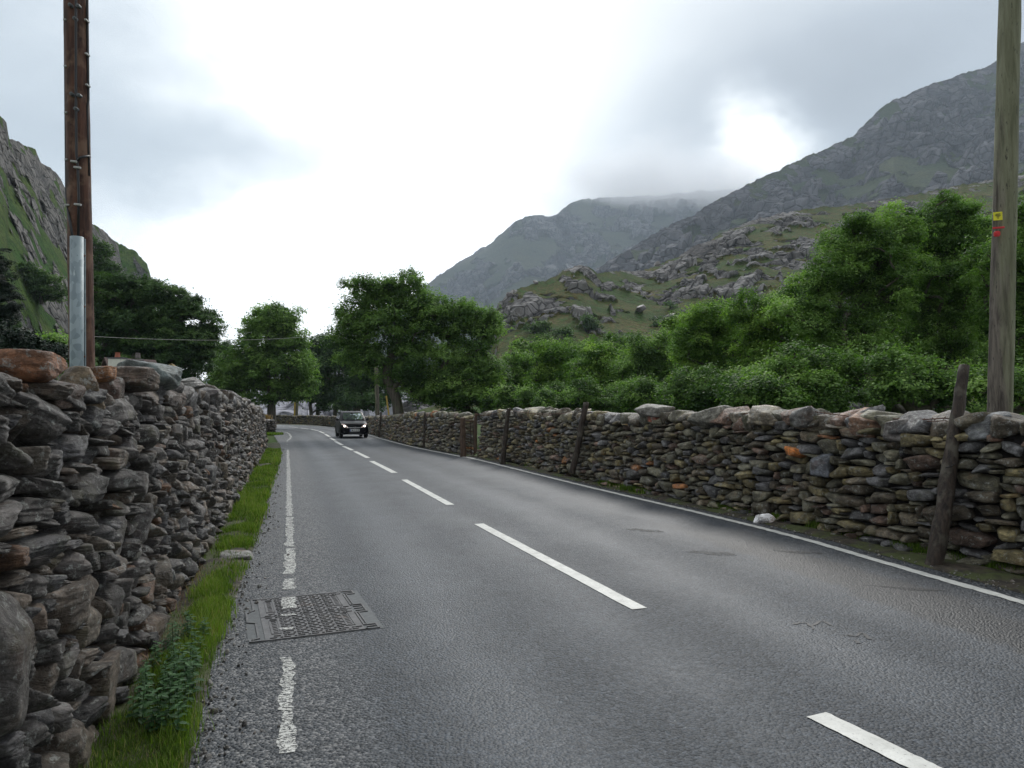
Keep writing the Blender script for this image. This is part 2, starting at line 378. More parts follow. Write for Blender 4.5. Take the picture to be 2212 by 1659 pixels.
RE = offset(RL, .32)

# road sheet
n = 500
def rs(c, n):
    d = np.concatenate([[0], np.cumsum(np.linalg.norm(np.diff(c, axis=0), axis=1))]); s = np.linspace(0, d[-1], n)
    return np.stack([np.interp(s, d, c[:, k]) for k in (0, 1)], 1), s
a_, s1 = rs(LE, n); b_, s2 = rs(RE, n)
m = 25; V = []; AC = []; AL = []
rr = R_(3)
jl = vnoise(np.stack([s1*1.7, s1*0, s1*0], 1), 5)*.05+vnoise(np.stack([s1*6, s1*0, s1*0], 1), 6)*.03
for j in range(m):
    t = j/(m-1); q = a_*(1-t)+b_*t
    if j == 0: q = q+np.stack([jl, jl*0], 1)
    V.append(np.concatenate([q, np.full((n, 1), .0)], 1)); AC.append(np.full(n, t)); AL.append(s1)
V = np.concatenate(V); idx = np.arange(n*m).reshape(m, n)
Q = np.stack([idx[:-1, :-1].ravel(), idx[1:, :-1].ravel(), idx[1:, 1:].ravel(), idx[:-1, 1:].ravel()], 1)
tag(mesh('road', V, Q, M['asphalt'], attrs={'across': np.concatenate(AC), 'along': np.concatenate(AL)}), kind='structure')

def ribbon(name, c, w, mat, z=.005, ragged=0, seed=1, rib=0):
    T = np.gradient(c, axis=0); T /= np.linalg.norm(T, axis=1)[:, None]; N = np.stack([T[:, 1], -T[:, 0]], 1)
    s = np.arange(len(c))*1.0
    ja = vnoise(np.stack([s*.9, s*0, s*0], 1), seed)*ragged; jb = vnoise(np.stack([s*.9, s*0+7, s*0], 1), seed+1)*ragged
    A = c-N*(w/2+ja)[:, None]; B = c+N*(w/2+jb)[:, None]
    V = np.concatenate([np.c_[A, np.full(len(c), z)], np.c_[B, np.full(len(c), z)]]); k = len(c)
    i = np.arange(k-1); return V, np.stack([i, i+k, i+k+1, i+1], 1)
def sub(c, y0, y1): return c[(c[:, 1] > y0) & (c[:, 1] < y1)]
RLf = resample(right_line, .06)
V, Q = ribbon('e', sub(RLf, -6, 83), .11, None, ragged=.012)
tag(mesh('right_edge_line', V, Q, M['paint'], attrs={}), kind='structure')
# left edge line: thick white patches with worn gaps, as on the road
LLf = resample(left_line, .05); Vs = []; Qs = []; nn = 0
for y0, y1, w in ((-6, 2.2, .1), (3.25, 4.55, .072), (6.15, 6.6, .10), (6.75, 8.0, .10), (8.05, 10.3, .09), (10.35, 27.5, .085), (31.5, 32.0, .06), (34, 34.4, .08), (35.2, 36, .09), (36.4, 72, .11)):
    c = sub(LLf, y0, y1)
    if len(c) < 3: continue
    V, Q = ribbon('l', c, w, None, ragged=.022, seed=int(y0*3+50)); Vs.append(V); Qs.append(Q+nn); nn += len(V)
tag(mesh('left_edge_line', np.concatenate(Vs), np.concatenate(Qs), M['paint_worn']), kind='structure')
dash = [((2260, 1790), (1764, 1545)), ((1381, 1316), (1034, 1132)), ((973, 1091), (873, 1036.5)), ((852.4, 1021.6), (802.4, 996.3)), ((795.2, 989.4), (766.5, 975.3)),
        ((761.2, 972.8), (741.5, 963.8)), ((739.3, 961.6), (724.3, 953.5)), ((724.3, 951.9), (712.7, 945.6)), ((712.7, 944), (702.4, 937.8)), ((700.9, 936.3), (689.3, 931.6)),
        ((687.4, 930.6), (671.8, 927.2)), ((666.5, 926.9), (649.3, 924.4)), ((643, 923.8), (624.3, 921.9)), ((614.9, 920.6), (598, 919.5))]
Vs = []; Qs = []; nn = 0
for i, (p, q) in enumerate(dash):
    a = G(*p)[:2]; b = G(*q)[:2]; k = 40 if i < 5 else 8
    c = np.array([a+(b-a)*t for t in np.linspace(0, 1, k)])
    V, Q = ribbon('d', c, .135 if i < 3 else .15, None, ragged=.004, seed=i); Vs.append(V); Qs.append(Q+nn); nn += len(V)
tag(mesh('centre_line', np.concatenate(Vs), np.concatenate(Qs), M['paint']), kind='structure')

# ------------------------------------------------------------------ ground sheet
wl_pts = [(-.87+.313*9, -9), (-.87-.313*0, 0), (-.87-.313*29, 29), (-15, 43), (-40, 60), (-90, 80)]
wr_pts = [(6.93+.35*9, -9), (6.93, 0), (-1.17, 23.1), (-2.4, 25.4), (-4.35, 30.5), (-7.4, 40.3), (-12.5, 55.3), (-21, 74), (-29, 80.6)]
def xl(y): return np.interp(y, [p[1] for p in wl_pts], [p[0] for p in wl_pts])
def xr(y): return np.interp(y, [p[1] for p in wr_pts], [p[0] for p in wr_pts])
def gz(x, y):
    x = np.asarray(x, float); y = np.asarray(y, float)
    d = np.maximum(xl(y)-x, x-xr(y)); d = np.where(y > 81, np.maximum(d, (y-81)), d)
    drop = np.where(x < xl(y)-.1, 1.3, .7)
    return -.03-drop*sstep(1.0, 7., d)
ax = np.unique(np.concatenate([np.arange(-60, 40, .8), 40+np.geomspace(1, 3200, 40), -60-np.geomspace(1, 3200, 40)]))
ay = np.unique(np.concatenate([np.arange(-10, 100, 1.), 100+np.geomspace(1, 3800, 40), -10-np.geomspace(1, 300, 12)]))
X, Y = np.meshgrid(ax, ay); X = X.ravel(); Y = Y.ravel()
Z = gz(X, Y)+np.where((X < xl(Y)-1.5) | (X > xr(Y)+1.5), .12*fbm(np.stack([X*.3, Y*.3, X*0], 1), 3, 3), 0)
idx = np.arange(len(ax)*len(ay)).reshape(len(ay), len(ax))
Q = np.stack([idx[:-1, :-1].ravel(), idx[:-1, 1:].ravel(), idx[1:, 1:].ravel(), idx[1:, :-1].ravel()], 1)
tag(mesh('ground', np.stack([X, Y, Z], 1), Q, M['field']), kind='structure')

# ------------------------------------------------------------------ stones
def cube_sphere(n):
    t = np.tan(np.linspace(-1, 1, n+1)*math.pi/4); a, b = np.meshgrid(t, t); a = a.ravel(); b = b.ravel(); o = np.ones_like(a)
    sides = [np.stack(s, 1) for s in ((o, a, b), (-o, b, a), (b, o, a), (a, -o, b), (a, b, o), (b, a, -o))]
    V = np.concatenate(sides); V /= np.linalg.norm(V, axis=1)[:, None]
    idx = np.arange((n+1)**2).reshape(n+1, n+1)
    q = np.stack([idx[:-1, :-1].ravel(), idx[:-1, 1:].ravel(), idx[1:, 1:].ravel(), idx[1:, :-1].ravel()], 1)
    Q = np.concatenate([q+k*(n+1)**2 for k in range(6)])
    key = np.round(V*1e5).astype(np.int64); u, inv = np.unique(key, axis=0, return_inverse=True); inv = inv.ravel()
    first = np.zeros(len(u), int); first[inv] = np.arange(len(V)); return V[first], inv[Q]
CS = {}
def proto(n, seed):
    k = (n, seed)
    if k in CS: return CS[k]
    if n not in CS: CS[n] = cube_sphere(n)
    D, Q = CS[n]; r = R_(seed)
    pl = []; hs = []
    for axv in ((1, 0, 0), (-1, 0, 0), (0, 1, 0), (0, -1, 0), (0, 0, 1), (0, 0, -1)):
        v = np.array(axv, float)+r.normal(0, .16, 3); pl.append(v/np.linalg.norm(v)); hs.append(r.uniform(.86, 1.02))
    for _ in range(10):
        v = r.normal(0, 1, 3); pl.append(v/np.linalg.norm(v)); hs.append(r.uniform(.82, 1.22))
    pl = np.array(pl); hs = np.array(hs)
    d = np.maximum(D @ pl.T, 0)/hs
    rad = (d**26).sum(1)**(-1/26.)
    V = D*rad[:, None]
    V = V*(1+.05*fbm(V*1.7+seed*3.1, 3, seed))[:, None]
    if n >= 7:
        st = vnoise(np.stack([V[:, 2]*5+seed, V[:, 0]*.6, V[:, 1]*.6], 1), seed+5)
        V[:, 0] *= 1+.03*st; V[:, 1] *= 1+.045*st
        V = V+D*(.018*fbm(V*5+seed, 3, seed+9))[:, None]
    if n >= 11:
        q = V[:, 2]*7+.9*fbm(V*1.5+seed, 2, seed+2); stp = (q-np.floor(q)); ed = sstep(0, .35, stp)*(.4+.6*_hash(np.floor(q), np.floor(q)*0, np.floor(q)*0, seed))
        V[:, 0] *= 1+.02*(ed-.5); V[:, 1] *= 1+.045*(ed-.5)
        V = V+D*(.012*fbm(V*12+seed, 3, seed+19))[:, None]
    CS[k] = (V, Q); return CS[k]
def rotm(ax, ay_, az):
    cx, sx, cy, sy, cz, sz = math.cos(ax), math.sin(ax), math.cos(ay_), math.sin(ay_), math.cos(az), math.sin(az)
    return np.array([[cz, -sz, 0], [sz, cz, 0], [0, 0, 1]]) @ np.array([[cy, 0, sy], [0, 1, 0], [-sy, 0, cy]]) @ np.array([[1, 0, 0], [0, cx, -sx], [0, sx, cx]])
def stone_set(name, stones, parent):
    """stones: list of (centre, frame 3x3 (columns T,N,Up), size3, colour, lod, seed)"""
    Vs = []; Qs = []; C = []; L = []; k = 0
    for c, Fm, sz, col, lod, seed in stones:
        V, Q = proto(lod, seed % 37)
        loc = V*(np.array(sz)/2)
        Vs.append(loc @ Fm.T+c); Qs.append(Q+k); k += len(V)
        C.append(np.repeat([col], len(V), 0)); L.append(loc+np.array([seed*1.37 % 90, seed*2.11 % 70, seed*.77 % 50]))
    return mesh(name, np.concatenate(Vs), np.concatenate(Qs), M['stone'], parent, {'col': np.concatenate(C), 'lc': np.concatenate(L)}, smooth=True)
def lod_for(d): return 16 if d < 4 else 11 if d < 7 else 8 if d < 12 else 6 if d < 20 else 4 if d < 40 else 3

def pack(L, hf, cu, cv, sizes, r, big=()):
    nu = int(L/cu); nv = int(max(hf(u) for u in np.linspace(0, L, 60))/cv)+1
    occ = np.zeros((nu, nv), bool); out = []
    def put(i, j, w, h):
        occ[i:i+w, j:j+h] = True; out.append((i*cu, j*cv, w*cu, h*cv))
    for (u, v, w, h) in big:
        i, j, wi, hi = int(u/cu), int(v/cv), max(1, int(w/cu)), max(1, int(h/cv))
        if i >= 0 and i+wi <= nu and not occ[i:i+wi, j:j+hi].any(): put(i, j, wi, hi)
    nbig = int(nu*nv*sizes.get('dens', .006))
    for _ in range(nbig):
        w, h = sizes['big'][r.randint(len(sizes['big']))]; i = r.randint(0, max(1, nu-w)); j = int(r.uniform(0, 1)**1.5*max(1, nv-h-1))
        if not occ[i:i+w, j:j+h].any(): put(i, j, w, h)
    for j in range(nv):
        i = 0
        while i < nu:
            if occ[i, j]: i += 1; continue
            w, h = sizes['mid'][r.randint(len(sizes['mid']))]
            w = min(w, nu-i); h = min(h, nv-j)
            ww = 1
            while ww < w and not occ[i+ww, j]: ww += 1
            w = ww
            # leave no single slivers
            if i+w < nu and w > 1 and occ[min(i+w+1, nu-1), j] and not occ[i+w, j]: w += 1
            while h > 1 and occ[i:i+w, j:j+h].any(): h -= 1
            put(i, j, w, h); i += w
    return [(u, v, w, h) for (u, v, w, h) in out if v+h*.6 < hf(u+w/2)]

def wall(name, label, base, heights, side, sizes, palette, seed, group=None, cop=(.28, .5, .16, .26), thick=.55, batter=.09, cell=(.05, .04), big=(), skip_cop=None, strata_tilt=0., copings=True, mcop=60, lod_off=0):
    """base: list of xy (near->far), heights at each; side=+1: face looks right of travel, -1: left"""
    r = R_(seed); base = np.array(base, float); root = empty(name, (*base[0], 0)); tag(root, label, 'stone wall', group)
    seg = np.linalg.norm(np.diff(base, axis=0), axis=1); S = np.concatenate([[0], np.cumsum(seg)]); L = S[-1]
    hf = lambda u: float(np.interp(u, S, heights))
    hc = (cop[2]+cop[3])/2*.8 if copings else 0
    def fr(u):
        u_ = min(max(u, 0), L-1e-3); p = np.array([np.interp(u_, S, base[:, k]) for k in (0, 1)])
        e = .4; q0 = np.array([np.interp(max(u_-e, 0), S, base[:, k]) for k in (0, 1)]); q1 = np.array([np.interp(min(u_+e, L), S, base[:, k]) for k in (0, 1)])
        T = (q1-q0)/np.linalg.norm(q1-q0); N = np.array([T[1], -T[0]])*side
        return p, np.array([T[0], T[1], 0]), np.array([N[0], N[1], 0])
    off = np.array([base[0][0], base[0][1], 0])
    st = []
    for (u, v, w, h) in pack(L, lambda u: hf(u)-hc, cell[0], cell[1], sizes, r, big):
        p, T, N = fr(u+w/2); vz = v+h/2
        dist = math.hypot(*p)
        dep = r.uniform(.22, .34)+w*.15
        c = np.array([p[0], p[1], 0])-N*(vz*batter+dep/2-r.uniform(-.035, .055)-(.03 if w > .3 else 0))+np.array([0, 0, vz])
        Fm = np.stack([T, N, np.array([0, 0, 1.])], 1) @ rotm(r.normal(0, .08), r.normal(strata_tilt, .10), r.normal(0, .10))
        col = palette(r, vz/1.5)
        st.append((c-off, Fm, (w*.985, dep*1.05, h*.975), col, max(3, lod_for(dist)-lod_off), r.randint(9999)))
    stone_set('stonework', st, root)
    # hearting behind the face
    us = np.linspace(0, L, max(3, int(L/.6))); V = []
    for u in us:
        p, T, N = fr(u); e = .12 if u in (us[0], us[-1]) else 0
        h = hf(u)-hc*.9; pb = np.array([p[0], p[1], 0])+T*(e if u == us[0] else -e)
        V += [pb-N*.12-off, pb-N*(.10+h*batter)+[0, 0, h]-off, pb-N*(thick-.02)+[0, 0, h]-off, pb-N*(thick+.05)-off+[0, 0, -.3]]
    k = len(us); Fs = [(4*i+a, 4*i+(a+1) % 4, 4*i+4+(a+1) % 4, 4*i+4+a) for i in range(k-1) for a in range(4)]+[(0, 1, 2, 3), (4*k-4, 4*k-1, 4*k-2, 4*k-3)]
    mesh('core', V, Fs, M['wall_core'], root)
    # back rows on the top, and coping stones
    small = []; ncop = 0; u = .05
    while u < L and copings:
        w = r.uniform(cop[0], cop[1])*(1 if hf(u) > 1.1 else .8); h = r.uniform(cop[2], cop[3]); p, T, N = fr(u+w/2); dist = math.hypot(*p)
        if skip_cop and skip_cop(p): u += .2; continue
        top = hf(u+w/2)+r.uniform(-.05, .03)
        dpt = r.uniform(.75, 1.0)*thick
        c = np.array([p[0], p[1], 0])-N*(thick*.5+top*batter*.5)+np.array([0, 0, top-h/2])
        Fm = np.stack([T, N, np.array([0, 0, 1.])], 1) @ rotm(r.normal(0, .12), r.normal(0, .22), r.normal(0, .15))
        s_ = (c-off, Fm, (w*1.1, dpt, h*1.15), palette(r, 1.2), max(3, lod_for(dist)-lod_off), r.randint(9999))
        if ncop < mcop and dist < 26: stone_set('coping_stone', [s_], root); ncop += 1
        else: small.append(s_)
        if r.rand() < .5:   # chock stones below the coping
            c2 = c+np.array([0, 0, -h*.6])+N*thick*.38
            small.append((c2, Fm, (w*r.uniform(.4, .9), .2, .09), palette(r, 1), max(3, lod_for(dist)-lod_off), r.randint(9999)))
        u += w*r.uniform(.85, 1.0)
    if small: tag(stone_set('small_coping_stones', small, root), kind='stuff')
    return root, off

def pal_left(r, v):
    t = r.rand()
    if t < .50: c = (.108, .106, .108)
    elif t < .70: c = (.122, .105, .090)
    elif t < .86: c = (.105, .108, .118)
    elif t < .96: c = (.15, .135, .115)
    else: c = (.17, .105, .07)
    return np.array(c)*np.array((1.03, .98, .93))*r.uniform(.35, 1.08)
def pal_right(r, v):
    t = r.rand()
    if t < .32: c = (.105, .10, .072)
    elif t < .52: c = (.10, .085, .062)
    elif t < .72: c = (.085, .085, .088)
    elif t < .90: c = (.135, .115, .06)
    elif t < .985: c = (.115, .078, .06)
    else: c = (.24, .11, .045)
    return np.array(c)*r.uniform(.6, 1.6)

S_left = {'dens': .011, 'big': [(9, 6), (8, 5), (6, 4), (10, 5), (6, 6), (7, 8), (8, 3), (11, 4)], 'mid': [(4, 2), (5, 2), (6, 3), (3, 2), (4, 3), (5, 3), (3, 3), (6, 3), (2, 2), (7, 3), (4, 1), (5, 4)]}
S_right = {'big': [(7, 4), (6, 5), (8, 4), (5, 4), (9, 4), (6, 3)], 'mid': [(4, 2), (5, 2), (3, 2), (4, 3), (5, 3), (6, 2), (3, 1), (2, 2), (5, 1), (6, 3), (3, 3), (2, 1)]}
lw = lambda y: (-.87-.313*y, y)
ysL = [-1.5, 0, 2.2, 4.4, 7, 9.4, 13, 23, 27, 30.5]
LB = [lw(y) for y in ysL]; LB[-1] = (-10.55, 30.5); LB.append((-11.9, 32.2)); hL = [1.80, 1.82, 1.83, 1.83, 1.80, 1.82, 1.86, 1.66, 1.58, 1.5, 1.45]
def skipL(p): return p[1] < 5.6
# distance along the wall of the great slab by the frame edge
s0 = math.hypot(.313, 1)
rootL, offL = wall('drystone_wall', 'tall dark slate drystone wall on the left of the road, beside the brown pole', LB, hL, +1, S_left, pal_left, 11,
     big=[((2.18+1.5)*s0, .46, .42, .56), ((2.66+1.5)*s0, .30, .26, .26), ((2.95+1.5)*s0, .62, .45, .22), ((3.2+1.5)*s0, .98, .55, .14), ((2.3+1.5)*s0, 1.14, .42, .12), ((2.75+1.5)*s0, .95, .38, .14), ((4.1+1.5)*s0, .66, .3, .34), ((3.7+1.5)*s0, .4, .3, .3),
          ((2.2+1.5)*s0, .04, .34, .26), ((2.9+1.5)*s0, .02, .4, .3)], skip_cop=skipL, strata_tilt=.10, thick=.6, cell=(.045, .038))
# the great stones lying on the near end of the left wall
def on_left_top(px): # distance at which column px crosses the wall-top line (set back by the batter)
    a = (px-1106)/F; return -1.12/(a+.313)
def special(px, py, wpx, hpx, roll, col, dep=.42, seed=1, yaw=0, back_=0.):
    Zc = on_left_top(px)+back_; T = np.array([-.2987, .9543, 0]); N = np.array([.9543, .2987, 0])
    w = min(.55, max(.22, .42*wpx/F*Zc/abs(-.2987-.9543*(px-1106)/F))); dep = min(.6, .85*wpx/F*Zc+.06); roll = roll*.6     # stone lies along the wall, foreshortened
    h = hpx/F*Zc
    c = P(px, py, Zc)
    Fm = np.stack([T, N, np.array([0, 0, 1.])], 1) @ rotm(0.1, roll, yaw)
    stone_set('coping_stone', [(c-offL, Fm, (w, dep, h), np.array(col), 18, seed)], rootL)
special(-85, 815, 120, 70, .0, (.09, .07, .06), seed=3)
special(48, 796, 140, 74, .30, (.20, .095, .05), seed=33)
special(-22, 848, 80, 55, .05, (.10, .09, .085), .55, seed=9)
special(105, 856, 120, 62, .0, (.095, .068, .055), .6, seed=5)
special(168, 838, 54, 84, .45, (.155, .12, .08), .5, seed=6)
special(212, 812, 66, 34, .0, (.26, .12, .05), .42, seed=7)
special(222, 852, 70, 66, .2, (.085, .055, .045), .55, seed=8)
special(262, 822, 150, 46, .12, (.105, .078, .062), .5, seed=10)
special(300, 866, 80, 50, .0, (.10, .08, .068), .55, seed=13)
special(322, 812, 118, 62, .18, (.105, .125, .125), .42, seed=12)
special(360, 826, 34, 50, .2, (.26, .19, .07), .4, seed=14)
special(352, 862, 75, 38, .1, (.13, .11, .10), .5, seed=15)
special(402, 832, 70, 26, .05, (.19, .185, .18), .5, seed=17)
special(440, 850, 60, 30, .05, (.10, .09, .09), .5, seed=18)

# far stub of wall on the left with its end showing
def pal_dark(r, v): return np.array((.075, .066, .062))*r.uniform(.6, 1.5)
wall('drystone_wall', 'short stub of dark slate wall beyond the tall left wall, at the bend', [(-15.2, 45.9), (-16.2, 45.2), (-18, 44.6), (-21, 44.2)], [.92, .98, 1.0, 1.0], -1, S_left, pal_dark, 12, thick=.8)
# right hand wall (two lengths, a gate between them) running on round the bend
rb = [(2212, 1249), (2052, 1215), (1883, 1178), (1800, 1158), (1708, 1136), (1613, 1118), (1547, 1103), (1468, 1085), (1390, 1069), (1297, 1048), (1203, 1026), (1125, 1005), (1029, 987.5)]
rt = [905, 903, 893, 890, 886, 889, 889, 889, 895, 893, 889, 884, 889]
RB = [tuple(G(*q)[:2]) for q in rb]; RH = [H-(t-885)/F*(p[1]+.35) for t, p in zip(rt, RB)]
a, b = np.array(RB[0]), np.array(RB[1]); RB = [tuple(a+(a-b)/np.linalg.norm(a-b)*4.5)]+RB; RH = [1.46]+RH
def skipR(p): return False
rootR, offR = wall('drystone_wall', 'lichened drystone wall along the right of the road, between the gate and the near leaning post', RB, RH, -1, S_right, pal_right, 21, cop=(.2, .44, .15, .27), thick=.6, cell=(.060, .044))
rb2 = [(1002, 983.5), (962, 977), (925, 970), (887, 962.4), (855, 953.5), (824.3, 944.2)]
RB2 = [tuple(G(*q)[:2]) for q in rb2]+[(-9.3, 46), (-12.6, 55.3), (-17.4, 67.5), (-21.2, 74.3), (-25.9, 78.8), (-29, 80.6), (-36, 83.5)]
tops2 = [(1002, 891), (962, 892), (925, 891), (887, 891), (855, 896), (824, 899)]
RH2 = [H-(t[1]-885)/F*p[1] for t, p in zip(tops2, RB2)]+[1.08, 1.0, .93, .93, .95, .95, .95]
wall('drystone_wall', 'drystone wall beyond the gate, curving left round the bend behind the car', RB2, RH2, -1, S_right, pal_right, 22, cop=(.25, .45, .14, .22), thick=.36, cell=(.075, .06), lod_off=0)
# pillar end (stones laid across the end of the far length, seen at the gate)
r = R_(5); st = []; e = np.array([RB2[0][0], RB2[0][1], 0]); T = np.array([-.35, 1, 0])/1.06; N = np.array([-1, -.35, 0])/1.06
z = 0
while z < 1.32:
    h = r.uniform(.05, .12)
    st.append((-N*.17+T*.05+np.array([0, 0, z+h/2]), np.stack([N, -T, np.array([0, 0, 1.])], 1) @ rotm(0, r.normal(0, .04), r.normal(0, .05)), (r.uniform(.34, .42), .3, h*1.15), pal_right(r, 1), 6, r.randint(999))); z += h
pr = empty('wall_end_pillar', e); tag(pr, 'stack of flat stones ending the far wall beside the thick gate post', 'stone pillar'); stone_set('stonework', st, pr)
# upright flat slab and red stone standing on the right wall, seen above its coping
def top_stone(name, label, px, py, w, h, d, col, seed, roll=0., parent=None):
    i = np.interp(px, [q[0] for q in rb][::-1], np.arange(len(rb))[::-1]); p = np.array([np.interp(i, np.arange(len(rb)), [q[k] for q in RB[1:]]) for k in (0, 1)])
    Zc = p[1]+.3; c = P(px, py, Zc); Fm = np.stack([np.array([-.35, .937, 0]), np.array([-.937, -.35, 0]), np.array([0, 0, 1.])], 1) @ rotm(0, roll, .35)
    o = stone_set(name, [(np.zeros(3), Fm, (w, d, h), np.array(col), 12, seed)], None); o.location = Vector(c); tag(o, label, 'stone'); return o
top_stone('stone_slab', 'squared grey slab standing proud on the right wall, right of the thin leaning post', 1408, 888, .66, .24, .4, (.15, .145, .13), 31)
top_stone('loose_stone', 'small red-brown stone on the right wall in front of the squared slab', 1416, 899, .26, .20, .2, (.22, .085, .055), 32)
top_stone('loose_stone', 'big slanting grey boulder on top of the right wall', 1540, 900, 0.64, 0.28, .5, (.17, .165, .14), 33, .35)
top_stone('loose_stone', 'large brown block on top of the right wall, left of the dark rounded one', 1660, 905, 0.47, 0.28, .5, (.15, .13, .095), 34, -.1)
top_stone('loose_stone', 'large rounded dark stone with a pale crown on the right wall', 1746, 905, 0.39, 0.30, .5, (.13, .13, .125), 35, .2)
top_stone('loose_stone', 'rust-streaked squarish stone on the right wall, left of the near leaning post', 1880, 920, 0.49, 0.28, .5, (.19, .115, .075), 36, -.1)
top_stone('loose_stone', 'dark flat-topped stone on the right wall just left of the near leaning post', 1965, 930, 0.44, 0.28, .5, (.13, .12, .115), 37, .05)
top_stone('loose_stone', 'grey wedge-shaped stone on the right wall at the foot of the green pole', 2140, 926, 0.42, 0.28, .5, (.12, .125, .13), 38, .1)
# special face stones: rust orange one and the white quartz one at the foot
def face_stone(name, label, px, py, w, h, col, seed, roll=0, out=.03):
    out += .04
    # intersect with the right wall base line
    i = np.interp(px, [q[0] for q in rb][::-1], np.arange(len(rb))[::-1]); p = np.array([np.interp(i, np.arange(len(rb)), [q[k] for q in RB[1:]]) for k in (0, 1)])
    r0 = ray(px, py); N = np.array([-.937, -.35, 0]); c = None
    z = 0
    for _ in range(6):
        Zc = p[1]+z*.09*.35; c = P(px, py, p[1]); z = c[2]; c = P(px, py, p[1]*(1+.02*z))
    Fm = np.stack([np.array([-.35, .937, 0]), N, np.array([0, 0, 1.])], 1) @ rotm(0, roll, 0)
    o = stone_set(name, [(np.zeros(3), Fm, (w, .22, h), np.array(col), 12, seed)], None); o.location = Vector(c+N*out); return tag(o, label, 'stone')
face_stone('wall_stone', 'bright rust-orange stone in the face of the right wall', 1730, 977, .23, .12, (.42, .15, .035), 41, -.1, .05)
face_stone('wall_stone', 'blue-grey rounded stone in the face of the right wall, right of the orange one', 1783, 1007, .36, .24, (.12, .13, .15), 42, 0, .04)
face_stone('quartz_stone', 'white quartz stone at the foot of the right wall', 1669, 1122, .30, .16, (.72, .72, .74), 43, .25, .10)
face_stone('wall_stone', 'small ochre stone at the bottom of the right wall, right of the white one', 1744, 1157, .15, .09, (.36, .22, .06), 44, 0, .06)

# ------------------------------------------------------------------ verges
def strip(name, A, B, z, mat, m=8, bumpz=.02, seed=1):
    n = 300; a_, _ = rs(np.array(A), n); b_, s = rs(np.array(B), n); V = []
    for j in range(m):
        t = j/(m-1); q = a_*(1-t)+b_*t; e = 4*t*(1-t)
        zz = z+bumpz*e*(1+fbm(np.c_[q*4, q[:, :1]*0], 3, seed))
        V.append(np.c_[q, zz])
    idx = np.arange(n*m).reshape(m, n); Q = np.stack([idx[:-1, :-1].ravel(), idx[1:, :-1].ravel(), idx[1:, 1:].ravel(), idx[:-1, 1:].ravel()], 1)
    return tag(mesh(name, np.concatenate(V), Q, M[mat], smooth=True), kind='structure')
LEs = sub(resample(left_edge, .2), -6, 33)
wallL = np.array([lw(y) for y in LEs[:, 1]])+[-.1, 0]
strip('grass_verge', wallL, offset(LEs, .06), .006, 'verge_soil', bumpz=.035)
REs = sub(offset(resample(right_line, .2), .24), -4, 82)
wr = offset(REs, 0).copy(); wr[:, 0] = xr(REs[:, 1])+.25
strip('stony_verge', offset(REs, -.0), wr, .004, 'verge_soil', bumpz=.03, seed=4)

def blades(name, pts, hgt, wid, tone, label=None, seed=1, mat='grass_blade', lean=.5, parent=None):
    r = R_(seed); n = len(pts); az = r.uniform(0, 2*math.pi, n); d = np.stack([np.cos(az), np.sin(az), np.zeros(n)], 1); s = np.stack([-d[:, 1], d[:, 0], d[:, 2]], 1)
    ln = r.uniform(.1, lean, n)*hgt; h = hgt[:, None]; w = wid[:, None]/2
    up = np.array([[0, 0, 1.]]); l = ln[:, None]
    V = np.stack([pts-s*w, pts+s*w, pts+up*h*.55+d*l*.35+s*w*.8, pts+up*h*.55+d*l*.35-s*w*.8, pts+up*h*.95+d*l+s*w*.12, pts+up*h*.95+d*l-s*w*.12], 1).reshape(-1, 3)
    b = np.arange(n)[:, None]*6
    Q = np.concatenate([b+[0, 1, 2, 3], b+[3, 2, 4, 5]])
    return mesh(name, V, Q, M[mat], parent, {'tone': np.repeat(tone, 6)})
# left grass strip
r = R_(44); n = 190000
y = 1.9+(31.0-1.9)*r.rand(n)**2.4
le = np.interp(y, LEs[:, 1], LEs[:, 0]); wx = -.87-.313*y
# coverage of the verge: width of grass from the road edge inward
t = r.rand(n)**.8
inner = np.interp(y, [2, 3, 4, 5, 6.2, 7, 9, 12, 30], [.98, .92, .8, .62, .55, .55, .8, .95, .95])
x = le+.05*r.normal(0, 1, n)-t*(le-wx)*inner
pn = fbm(np.stack([x*3.5, y*2.2, x*0], 1), 3, 8)
bare = ((y > 4.4) & (y < 5.2) & (t > .45)) | ((y > 6.15) & (y < 7.35) & (r.rand(n) < .8))
net = ((y > 3.5) & (y < 4.3) & (t > .15) & (r.rand(n) < .45))
keep = (pn+.45+np.where(y < 3.6, .5, 0) > r.rand(n)*.7) & ~bare & ~net
gap = ((y > 27.5) & (y < 60)); keep &= ~gap
keep &= ~((y > 7.05) & (y < 7.75) & (r.rand(n) < .75))
x, y, pn = x[keep], y[keep], pn[keep]; k = len(x)
h = r.uniform(.03, .085, k)*(1+.8*np.clip(pn, -.5, .8))*np.where(y < 4, 1.25, 1); h *= np.where(r.rand(k) < .04, 1.7, 1)
wd = np.maximum(.0042, y*.0011)*r.uniform(.7, 1.3, k)
tone = np.clip(.48+pn*.5+r.normal(0, .2, k), 0, .9); tone = np.where(r.rand(k) < .07, 1., tone)
tag(blades('verge_grass', np.stack([x, y, np.full(k, .01)], 1), h, wd, tone, seed=2), 'strip of bright green grass between the left wall and the road', 'grass', kind='stuff')
# grass by the wall stub at the bend
k = 2600; x = r.uniform(-16.3, -14.0, k); y = r.uniform(42.6, 45.2, k); q = ((x+15.3)/1.15)**2+((y-43.9)/1.2)**2 < 1; x, y = x[q], y[q]; k = len(x)
tag(blades('corner_grass', np.stack([x, y, np.full(k, .01)], 1), r.uniform(.08, .16, k), np.full(k, .05), np.clip(r.normal(.5, .2, k), 0, .9), seed=3), 'patch of bright grass at the foot of the far wall stub', 'grass', kind='stuff')
